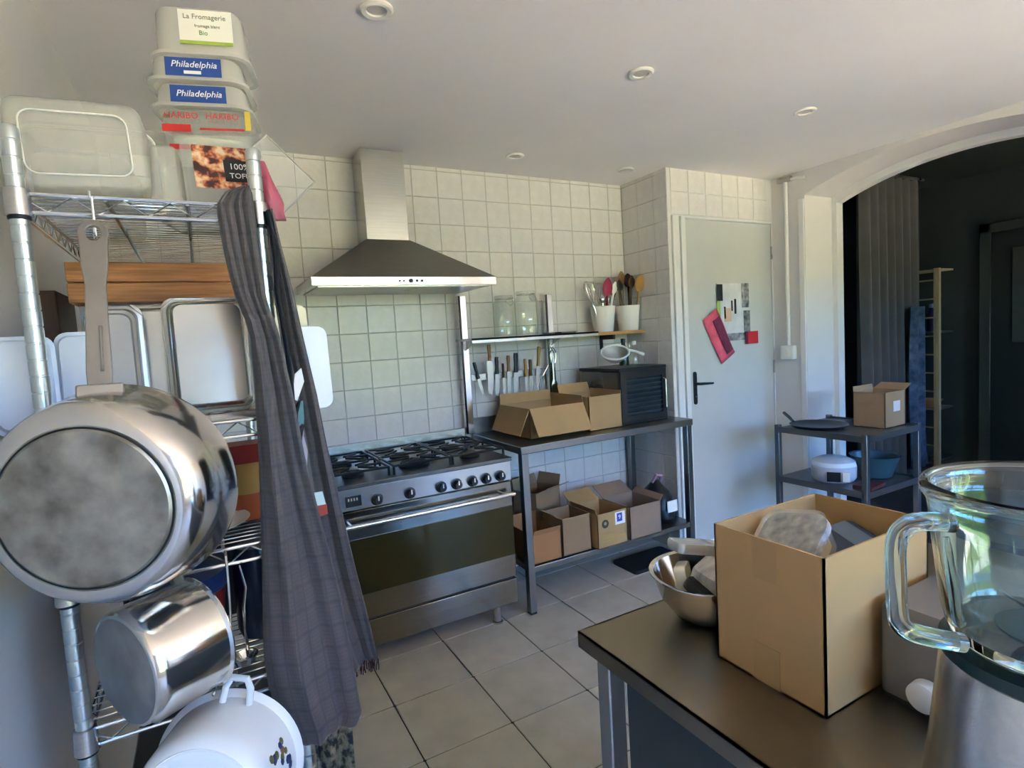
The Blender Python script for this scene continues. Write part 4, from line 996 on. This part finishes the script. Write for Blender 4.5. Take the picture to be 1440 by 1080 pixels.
# ---------------------------------------------------------------- apron on the right front post
def cloth(rowdef, ncol, fold, y0fn, n=70):
    """rowdef: list of (z, xl, xr) top to bottom; returns rows and uv"""
    rows, uvs = [], []
    for i in range(n+1):
        u = i/n*(len(rowdef)-1); k = min(int(u), len(rowdef)-2); f = u-k
        z = rowdef[k][0]*(1-f)+rowdef[k+1][0]*f; xl = rowdef[k][1]*(1-f)+rowdef[k+1][1]*f; xr = rowdef[k][2]*(1-f)+rowdef[k+1][2]*f
        r_, q_ = [], []
        for j in range(ncol+1):
            s_ = j/ncol; x = xl+(xr-xl)*s_
            r_.append((x, y0fn(s_, z)+fold(s_, z), z)); q_.append((s_*.30, z))
        rows.append(r_); uvs.append(q_)
    return rows, uvs
def apron():
    t = thing('kitchen_apron', 'long grey checked apron hanging over the right shelf post', 'apron')
    b = MB()
    rd = [(1.722,.088,.100),(1.712,.062,.103),(1.690,.046,.104),(1.62,.050,.106),(1.54,.060,.108),(1.50,.072,.116),(1.46,.078,.124),(1.36,.076,.136),(1.24,.072,.146),(1.10,.064,.168),(.98,.056,.186),(.90,.050,.194),(.84,.052,.200),(.78,.060,.204),(.735,.072,.208),(.715,.080,.196)]
    fold = lambda s_, z: .012*math.sin(s_*9+z*2.0)*(1.0 if z < 1.5 else .5)+.004*math.sin(s_*26+z*9)
    yf = lambda s_, z: 1.083-.012*math.sin(math.pi*s_)-(.0 if z > 1.5 else .012)
    r_, q_ = cloth(rd, 26, fold, yf); b.sheet(r_, q_); b.build('front_panel', FABD, t, solid=.0022)
    b = MB()
    rd = [(1.70,.126,.142),(1.64,.124,.150),(1.55,.128,.164),(1.45,.134,.176),(1.35,.140,.190),(1.25,.146,.200),(1.12,.150,.216),(1.00,.156,.232),(.90,.170,.248),(.83,.19,.258),(.785,.205,.264)]
    fold = lambda s_, z: .012*math.sin(s_*7+z*3+1)+.004*math.sin(s_*22)
    yf = lambda s_, z: 1.135+.01*s_
    r_, q_ = cloth(rd, 20, fold, yf); b.sheet(r_, q_); b.build('back_panel', FABD, t, solid=.0022)
    dark = mat('black_strap_cloth', (.012,.013,.018), .85)
    b = MB(); b.tube([(.128,1.106,1.69),(.135,1.10,1.62),(.132,1.104,1.55),(.136,1.10,1.48),(.140,1.098,1.40),(.142,1.10,1.33)], [.008,.011,.012,.010,.009,.004], 10, flat=.45); b.build('neck_strap', dark, t)
    b = MB(); b.tube([(.152,1.100,1.345),(.142,1.098,1.325),(.138,1.10,1.30),(.145,1.098,1.285),(.155,1.10,1.30)], [.004,.010,.013,.010,.004], 10, flat=.5); b.build('strap_knot', dark, t)
    def patch(nm, pts, m_):
        b = MB(); b.rings([[(x, 1.105, z) for x, z in pts], [(x, 1.100, z) for x, z in pts]]); b.build(nm, m_, t, smooth=False)
    patch('white_lining', [(.148,1.395),(.160,1.405),(.163,1.38),(.148,1.345),(.140,1.35)], WHITE)
    patch('teal_lining', [(.146,1.34),(.158,1.345),(.157,1.31),(.150,1.27),(.143,1.29)], mat('teal_cloth', (.10,.22,.24), .8))
    patch('pale_lining', [(.139,1.275),(.152,1.29),(.158,1.25),(.152,1.20),(.142,1.185)], mat('lilac_cloth', (.45,.38,.45), .8))
    patch('white_hem', [(.152,1.168),(.178,1.168),(.182,1.143),(.158,1.143)], mat('pale_teal_cloth', (.55,.68,.66), .8))
    patch('red_hem', [(.157,1.143),(.184,1.143),(.184,1.124),(.162,1.120)], mat('brick_red_cloth', (.38,.06,.04), .8))
    b = MB()
    for k in range(26):
        x = .206+.058*k/25; b.tube([(x,1.135+.01*math.sin(k),.79),(x+random.uniform(-.003,.003),1.135+.01*math.sin(k),.772)], .0012, 4)
    b.build('fringe', mat('maroon_thread', (.06,.02,.025), .9), t)
apron()
def print_cloth():
    b = MB(); rows = []
    for i in range(16):
        z = .80-.42*i/15
        rows.append([(.085+.115*j/18-.02*i/15*0, 1.150+.012*math.sin(j*.9+i*.15), z) for j in range(19)])
    b.sheet(rows)
    tag(b.build('patterned_cloth', ramp_mat('camouflage_print', [(.0,(.012,.012,.014)),(.42,(.02,.02,.02)),(.5,(.16,.15,.09)),(.62,(.28,.26,.19)),(.75,(.02,.02,.02))], 55), solid=.003), 'dark olive patterned cloth hanging below the grey apron', 'cloth')
print_cloth()

# ---------------------------------------------------------------- things on the shelves
ZT = SZ[0]+.0055
def tub(label, M, size, mt, name='plastic_tub', lip=.006, r=.03, k=.86):
    """open rounded tub, local z from base to rim"""
    w_, d_, h_ = size; th = .0016
    t = thing(name, label, 'tub')
    b = MB(); b.rrect([(w_*(k-.06),d_*(k-.06),r*.7,0),(w_*k,d_*k,r*.9,.006),(w_*.97,d_*.97,r,h_-.008),(w_+lip,d_+lip,r,h_-.006),(w_+lip,d_+lip,r,h_),(w_*.97,d_*.97,r,h_),(w_*.955,d_*.955,r,h_-.01),(w_*(k-.01),d_*(k-.01),r*.9,.008),(w_*(k-.06),d_*(k-.06),r*.7,.003)], 6, M)
    b.build('tub_body', mt, t); return t
def lidded(t, M, size, mt, r=.03):
    w_, d_, h_ = size
    b = MB(); b.rrect([(w_+.010,d_+.010,r,h_-.006),(w_+.012,d_+.012,r,h_+.004),(w_*.97,d_*.97,r,h_+.006),(w_*.9,d_*.9,r*.9,h_+.003)], 6, M); b.build('lid', mt, t)
# stack of upside-down tubs at the right of the top shelf
SX, SY = .060, 1.335
def stack_tub(zr, h, w_, d_, label, rz, dx, mt=None):
    """upside-down: rim down at zr, base up"""
    M = Matrix.Translation((SX+dx, SY, zr+h)) @ Matrix.Rotation(R(rz), 4, 'Z') @ Matrix.Rotation(R(180), 4, 'X')
    t = tub(label, M, (w_, d_, h), mt or CLEARP, r=.035, lip=.012, k=.93)
    F = basis(Vector((SX+dx, SY, zr)) + Matrix.Rotation(R(rz), 3, 'Z') @ Vector((0,-d_*.475,0)), Matrix.Rotation(R(rz),3,'Z') @ Vector((1,0,0)), (0,0,1), Matrix.Rotation(R(rz),3,'Z') @ Vector((0,-1,0)))
    # face frame leaning with the tapering wall
    F = F @ Matrix.Rotation(-math.atan(d_*.02/h), 4, 'X') @ Matrix.Translation((0,0,d_*.012)); return t, F
NAVY = mat('label_blue', (.02,.07,.30), .4)
def lab(t, F, x0, x1, z0, z1, m_, off=.003, nm='label'):
    b = MB(); b.box((x0,z0,off),(x1,z1,off+.0006), F); return b.build(nm, m_, t, smooth=False)
def stack():
    # bottom: red-lettered tub (upright sides), then two blue-labelled, then the tall one on top
    t, F = stack_tub(ZT, .101, .17, .15, 'cloudy tub at the very bottom of the tall tub stack', -14, -.004)
    t, F = stack_tub(1.808, .108, .175, .15, 'clear tub with red lettering in the tall stack', -14, .006, CLEARQ)
    redp = mat('red_letter_print', (.55,.03,.03), .5)
    text('HARIBO', .0165, redp, t, F @ Matrix.Translation((-.040,.092,.006))); text('HARIBO', .0165, redp, t, F @ Matrix.Translation((.032,.092,.006)))
    lab(t, F, -.075, -.025, .062, .076, redp, .005, 'red_patch'); lab(t, F, -.01, .07, .066, .070, redp, .005, 'red_line'); lab(t, F, .072, .082, .068, .105, mat('yellow_label', (.65,.5,.06), .5), .003, 'yellow_patch')
    lab(t, F, -.065, -.03, .028, .038, redp, .006, 'red_patch')
    t, F = stack_tub(1.918, .046, .17, .145, 'lower of two tubs with blue labels in the tall stack', -14, 0)
    lab(t, F, -.050, .048, .008, .040, NAVY); text('Philadelphia', .017, WHITE, t, F @ Matrix.Translation((0,.024,.004)), shear=.25)
    t, F = stack_tub(1.966, .048, .17, .145, 'upper of two tubs with blue labels in the tall stack', -14, -.004)
    lab(t, F, -.050, .048, .006, .043, NAVY); text('Philadelphia', .017, WHITE, t, F @ Matrix.Translation((0,.030,.004)), shear=.25)
    lab(t, F, -.018, .012, .012, .018, WHITE, .004, 'white_patch')
    t, F = stack_tub(2.016, .092, .165, .14, 'tall cloudy tub with a white label on top of the stack', -14, .006)
    lab(t, F, -.030, .064, .022, .085, mat('cream_label', (.78,.78,.70), .5)); lab(t, F, -.030, .064, .020, .027, mat('lime_label', (.35,.48,.08), .5), .0036, 'green_stripe')
    ink = mat('grey_ink', (.15,.16,.12), .6)
    text('La Fromagerie', .013, ink, t, F @ Matrix.Translation((.016,.072,.004))); text('fromage blanc', .008, ink, t, F @ Matrix.Translation((.02,.055,.004))); text('Bio', .012, mat('green_ink', (.08,.25,.06), .6), t, F @ Matrix.Translation((.012,.042,.004)))
stack()
def snack_tray():
    M = basis((.064,1.176,1.768), (1,.05,.03), (-.03,.22,1), (.05,-1,.22))
    t = thing('snack_tray', 'clear tray with a brown nut picture and black label beside the post', 'tub')
    b = MB(); b.rrect([(.105,.115,.018,-.04),(.118,.128,.02,0),(.126,.136,.022,.002),(.126,.136,.022,.004),(.104,.114,.018,.004)], 5, M); b.build('tray_body', CLEARQ, t)
    b = MB(); b.box((-.045,-.030,.0045),(.050,.052,.005), M); b.build('picture_label', ramp_mat('nut_picture', [(.0,(.03,.012,.01)),(.44,(.05,.015,.012)),(.49,(.30,.06,.03)),(.55,(.55,.24,.10)),(.66,(.70,.52,.36))], 55, kind='noise'), t, smooth=False)
    b = MB(); b.box((.004,-.016,.0052),(.058,.026,.0058), M); b.build('black_label', BLACK, t, smooth=False)
    text('100%', .016, WHITE, t, M @ Matrix.Translation((.030,.013,.0064))); text('TOFU', .014, WHITE, t, M @ Matrix.Translation((.030,-.005,.0064)))
snack_tray()
def clear_bins():
    # big rectangular bin lying on its side, base towards the viewer
    M = basis((-.142,1.225,1.787), (1,0,.04), (-.04,0,1), (0,1,.0))
    M = Matrix.Translation((0,-.09,0)) @ M
    t = thing('storage_bin', 'large cloudy plastic bin lying on its side on the top shelf', 'tub')
    b = MB(); w_, h_ = .185, .142
    b.rrect([(w_*.72,h_*.62,.016,.004),(w_*.76,h_*.68,.018,0),(w_*.94,h_*.92,.022,.002),(w_,h_,.024,.010),(w_*1.05,h_*1.04,.026,.15),(w_*1.12,h_*1.08,.028,.152),(w_*1.12,h_*1.08,.028,.158),(w_*1.04,h_*1.02,.026,.156),(w_*.985,h_*.985,.024,.012),(w_*.9,h_*.9,.02,.005)], 6, M); b.build('bin_body', CLEARR, t)
    def loop(w2, h2, r2, z2):
        q = []
        for cx_, cy_, a0 in ((w2/2-r2, h2/2-r2, 0), (-w2/2+r2, h2/2-r2, 90), (-w2/2+r2, -h2/2+r2, 180), (w2/2-r2, -h2/2+r2, 270)):
            q += [tuple(M @ Vector((cx_+r2*math.cos(R(a0+18*k)), cy_+r2*math.sin(R(a0+18*k)), z2))) for k in range(6)]
        return q
    edge = mat('milky_rim', (.80,.80,.74), .3)
    b = MB(); b.tube(loop(w_*.76, h_*.68, .018, 0), .0014, 6, closed=True); b.build('base_ridge', edge, t)
    b = MB(); b.tube(loop(w_*1.12, h_*1.08, .028, .155), .0028, 6, closed=True); b.build('rim', edge, t)
    M2 = basis((-.17,1.40,1.782), (1,.05,0), (0,0,1), (-.05,1,0))
    t = thing('storage_bin', 'pale plastic bin at the back left of the top shelf', 'tub')
    b = MB(); b.rrect([(.16,.13,.02,0),(.18,.15,.022,.14),(.19,.155,.022,.145)], 5, M2); b.build('bin_body', CLEARR, t)
    M3 = Matrix.Translation((-.022,1.190,ZT)) @ Matrix.Rotation(R(-6),4,'Z')
    t = tub('small cloudy tub between the big bin and the nut-label tray', M3 @ Matrix.Translation((0,0,.095)) @ Matrix.Rotation(R(180),4,'X'), (.046,.11,.095), CLEARR, r=.014)
    M4 = basis((-.128,1.395,1.874), (1,0,.02), (0,1,.06), (0,-.06,1))
    t = thing('tub_lid', 'flat cloudy lid lying on top of the plastic bins', 'lid')
    b = MB(); b.rrect([(.23,.16,.03,0),(.24,.17,.032,.006),(.23,.16,.03,.010),(.20,.13,.025,.008)], 6, M4); b.build('lid_body', CLEARR, t)
clear_bins()
def side_lid():
    M = basis((.152,1.228,1.782), (.72,.1,.70), (-.68,.12,.72), (-.05,-1,.1))
    t = thing('clear_lid', 'clear square lid poking out diagonally behind the right post', 'lid')
    b = MB(); b.rrect([(.118,.118,.014,0),(.128,.128,.016,.003),(.118,.118,.014,.007),(.10,.10,.012,.004),(.004,.004,.001,.004)], 5, M); b.build('lid_body', CLEARQ, t)
    b = MB(); b.tube([tuple(M @ Vector(p)) for p in ((-.061,-.061,.004),(.061,-.061,.004),(.061,.061,.004),(-.061,.061,.004))], .002, 6, closed=True); b.build('rim', mat('grey_rim', (.42,.42,.38), .4), t)
    t = thing('pink_bag', 'crumpled pink bag hanging behind the right post at the top', 'bag')
    b = MB(); ring = []
    for k in range(8):
        z = 1.80-.011*k*1.4; wd = .008+.0022*k if k < 6 else .014
        ring.append([(.132+.0035*k+wd*math.cos(a), 1.188+.010*math.sin(a)+.003*math.sin(3*a+k), z) for a in [2*math.pi*q/14 for q in range(14)]])
    b.rings(ring); b.build('bag_body', mat('pink_film', (.36,.07,.12), .35, vary=.3, vscale=20), t)
side_lid()
# second level: metal trays standing on edge, wooden crate, plastic trays
Z2 = SZ[1]+.006
TRAYST = mat('tray_steel', (.42,.42,.38), .26, 1, vary=.08, vscale=9)
def steel_tray(x, y, w_, h_, dep, lean, label, rz=0, m_=STEEL):
    t = thing('steel_tray', label, 'tray', (x, y, Z2), rot=(R(lean), 0, R(rz)))
    M = basis((0,0,h_/2), (1,0,0), (0,0,1), (0,-1,0))
    b = MB(); b.rrect([(w_,h_,.022,-.001),(w_,h_,.022,.001),(w_-.016,h_-.016,.020,.002),(w_-.024,h_-.024,.02,.010),(w_-.034,h_-.034,.018,dep-.003),(w_-.040,h_-.040,.016,dep)], 6, M, cap0=False)
    b.build('tray_body', m_, t); 
    b = MB(); b.tube([tuple(M @ Vector(p)) for p in [(w_/2*sx*.985-(.02*sx if c else 0), h_/2*sy*.985-(0 if c else .02*sy), 0) for sx, sy, c in ((1,1,0),(1,1,1),(-1,1,1),(-1,1,0),(-1,-1,0),(-1,-1,1),(1,-1,1),(1,-1,0))]], .0022, 6, closed=True); b.build('rolled_edge', STEELP, t)
    return t
steel_tray(.018, 1.262, .155, .232, .034, -6, 'upright steel tray nearest the apron on the second shelf', 0, TRAYST)
steel_tray(-.098, 1.318, .145, .225, .034, -6, 'upright steel tray behind the big pan handle', 0, TRAYST)
steel_tray(-.135, 1.264, .090, .22, .012, -5, 'flat grey steel plate left of the upright trays', 0, STEELD)
def crate():
    t = thing('wooden_crate', 'reddish wooden slatted crate resting behind the steel trays', 'crate')
    x0, x1, y0, y1, z0, z1 = -.225, .098, 1.44, 1.78, 1.562, 1.645
    for nm, lo, hi in (('front_slat',(x0,y0,z0+.043),(x1,y0+.012,z1)),('front_slat',(x0,y0,z0),(x1,y0+.012,z0+.040)),('back_slat',(x0,y1-.012,z0),(x1,y1,z1)),('side_board',(x0,y0+.012,z0),(x0+.012,y1-.012,z1)),('side_board',(x1-.012,y0+.012,z0),(x1,y1-.012,z1)),('bottom_board',(x0+.012,y0+.012,z0),(x1-.012,y1-.012,z0+.008))):
        b = MB(); b.box(lo, hi); b.build(nm, WOODR, t, bev=.0015)
crate()
b = MB(); b.rrect([(.13,.20,.012,0),(.14,.21,.014,.236)], 4, Matrix.Translation((-.150,1.60,Z2))); tag(b.build('white_bin', WHITEP), 'white plastic bin under the left end of the wooden crate', 'bin')
b = MB(); b.rrect([(.12,.20,.012,0),(.13,.21,.014,.236)], 4, Matrix.Translation((.03,1.62,Z2))); tag(b.build('grey_bin', mat('pale_grey_plastic', (.55,.58,.58), .4)), 'grey plastic bin under the right end of the wooden crate', 'bin')
def poly_tray(x, y, w_, h_, lean, rz, label, m_):
    t = thing('plastic_tray', label, 'tray', (x, y, Z2), rot=(R(lean), 0, R(rz)))
    M = basis((0,0,h_/2), (1,0,0), (0,0,1), (0,-1,0))
    b = MB(); b.rrect([(w_,h_,.02,0),(w_,h_,.02,.004),(w_-.012,h_-.012,.016,.006),(w_-.02,h_-.02,.016,.022),(w_-.03,h_-.03,.014,.024)], 5, M); b.build('tray_body', m_, t)
poly_tray(-.262, 1.215, .090, .165, -4, 8, 'pale blue plastic tray against the left wall by the post', BLUEW)
poly_tray(-.186, 1.235, .072, .170, -4, 0, 'pale blue plastic tray just right of the left post', BLUEW)
b = MB(); b.box((-.300,1.55,1.318),(-.262,1.75,1.60)); tag(b.build('wooden_board', WOODD, bev=.003), 'dark wooden board standing against the left wall behind the post', 'board')
t = thing('white_board', 'white plastic board edge showing right of the apron', 'board', (.212,1.36,1.302), rot=(R(-3),0,R(6)))
b = MB(); b.rrect([(.10,.19,.022,-.006),(.104,.194,.024,0),(.10,.19,.022,.006)], 6, basis((0,0,.095),(1,0,0),(0,0,1),(0,-1,0))); b.build('board', WHITEP, t)
t = thing('cream_board', 'cream cutting board behind the apron beside the white one', 'board', (.178,1.40,1.325), rot=(R(-3),0,R(6)))
b = MB(); b.rrect([(.10,.22,.016,-.005),(.10,.22,.016,.005)], 5, basis((0,0,.11),(1,0,0),(0,0,1),(0,-1,0))); b.build('board', CREAMP, t)
# third level
Z3 = SZ[2]+.006
def can(x, y, z, r, h, m1, m2, label, name, cat):
    t = thing(name, label, cat, (x, y, z))
    b = MB(); b.lathe([(.004,0),(r,0),(r,h*.45),(r,h*.46),(.004,h*.46)], 28); b.build('lower_print', m2, t)
    b = MB(); b.lathe([(r,h*.46),(r,h-.004),(r*.95,h),(.004,h)], 28); b.build('upper_print', m1, t)
can(.062, 1.30, Z3, .038, .118, YEL, mat('rust_print', (.40,.10,.03), .5), 'yellow and rust tin on the third shelf beside the big pan', 'food_tin', 'tin')
can(-.06, 1.60, Z3, .05, .14, mat('dark_green_tin', (.03,.07,.05), .4), BLACKP, 'dark green tin at the back of the third shelf', 'food_tin', 'tin')
b = MB(); b.rrect([(.08,.07,.006,0),(.08,.07,.006,.038)], 3, Matrix.Translation((.062,1.29,Z3+.1195))); tag(b.build('red_packet', RED), 'red packet lying on the yellow tin', 'package')
b = MB(); b.lathe([(.004,0),(.045,0),(.10,.022),(.102,.024),(.096,.023),(.042,.005),(.004,.004)], 36, Matrix.Translation((-.045,1.225,Z3))); tag(b.build('white_plate', CERW), 'white deep plate on the third shelf behind the big pan', 'plate')
b = MB(); b.lathe([(.004,0),(.05,0),(.085,.06),(.088,.062),(.08,.058),(.045,.006),(.004,.005)], 32, Matrix.Translation((-.12,1.43,Z3))); tag(b.build('steel_bowl', STEEL), 'steel bowl on the third shelf hidden behind the big pan', 'bowl')
# fourth level
Z4 = SZ[3]+.006
def blue_bowl():
    t = thing('blue_lidded_bowl', 'red storage bowl with a shiny blue lid on the fourth shelf', 'bowl', (-.076,1.262,Z4))
    b = MB(); b.lathe([(.004,0),(.055,0),(.062,.01),(.078,.135),(.078,.14),(.004,.14)], 32); b.build('bowl_body', RED, t)
    b = MB(); b.lathe([(.080,.138),(.084,.142),(.084,.165),(.080,.172),(.06,.176),(.004,.178)], 32); b.build('lid', BLUE, t)
blue_bowl()
def ladle():
    t = thing('steel_ladle', 'steel ladle handle hanging below the third shelf by the apron', 'ladle')
    b = MB(); b.tube([(.026,1.106,1.060),(.032,1.104,1.02),(.026,1.104,.985),(.024,1.100,.95),(.026,1.098,.907)], [.003,.005,.006,.006,.005], 8, flat=.5); b.build('handle', STEELP, t)
    b = MB(); b.lathe([(.004,-.020),(.016,-.014),(.022,0),(.020,0),(.014,-.011),(.004,-.017)], 24, Matrix.Translation((.020,1.085,.905))); b.build('cup', STEELP, t)
ladle()
def crock(x, y, r, h, m_, label):
    b = MB(); b.lathe([(.004,0),(r*.85,0),(r,.02),(r,h*.85),(r*.8,h),(.004,h)], 28, Matrix.Translation((x,y,Z4))); tag(b.build('stock_pot', m_), label, 'pot')
b = MB(); b.rrect([(.27,.30,.02,0),(.29,.32,.02,.205),(.28,.31,.02,.21)], 4, Matrix.Translation((-.055,1.57,Z4))); tag(b.build('navy_crate', mat('navy_plastic', (.012,.018,.028), .5)), 'dark navy plastic crate at the back of the fourth shelf', 'crate')
crock(.062, 1.30, .046, .19, mat('dark_blue_enamel', (.012,.02,.05), .2), 'dark blue pot beside the red bowl on the fourth shelf')
Z5 = SZ[4]+.006
b = MB(); b.rrect([(.27,.40,.03,0),(.29,.42,.035,.30),(.28,.41,.03,.31)], 5, Matrix.Translation((-.055,1.42,Z5))); tag(b.build('black_crate', BLACKP), 'big black plastic crate on the lowest shelf', 'crate')

# ------------------------------------------------------------------ set every empty at the base of its thing
bpy.context.view_layer.update()
for o in list(COL.objects):
    if o.type == 'EMPTY' and o.parent is None and o.location.length < 1e-9 and o.rotation_euler.to_quaternion().angle < 1e-6:
        lo = Vector((1e9,)*3); hi = -lo
        st = list(o.children)
        while st:
            c = st.pop(); st += list(c.children)
            if c.type == 'MESH':
                for q in c.bound_box:
                    p = c.matrix_world @ Vector(q)
                    for i in range(3): lo[i] = min(lo[i], p[i]); hi[i] = max(hi[i], p[i])
        base = Vector(((lo.x+hi.x)/2, (lo.y+hi.y)/2, lo.z)); o.location = base
        for c in o.children: c.location = c.location - base
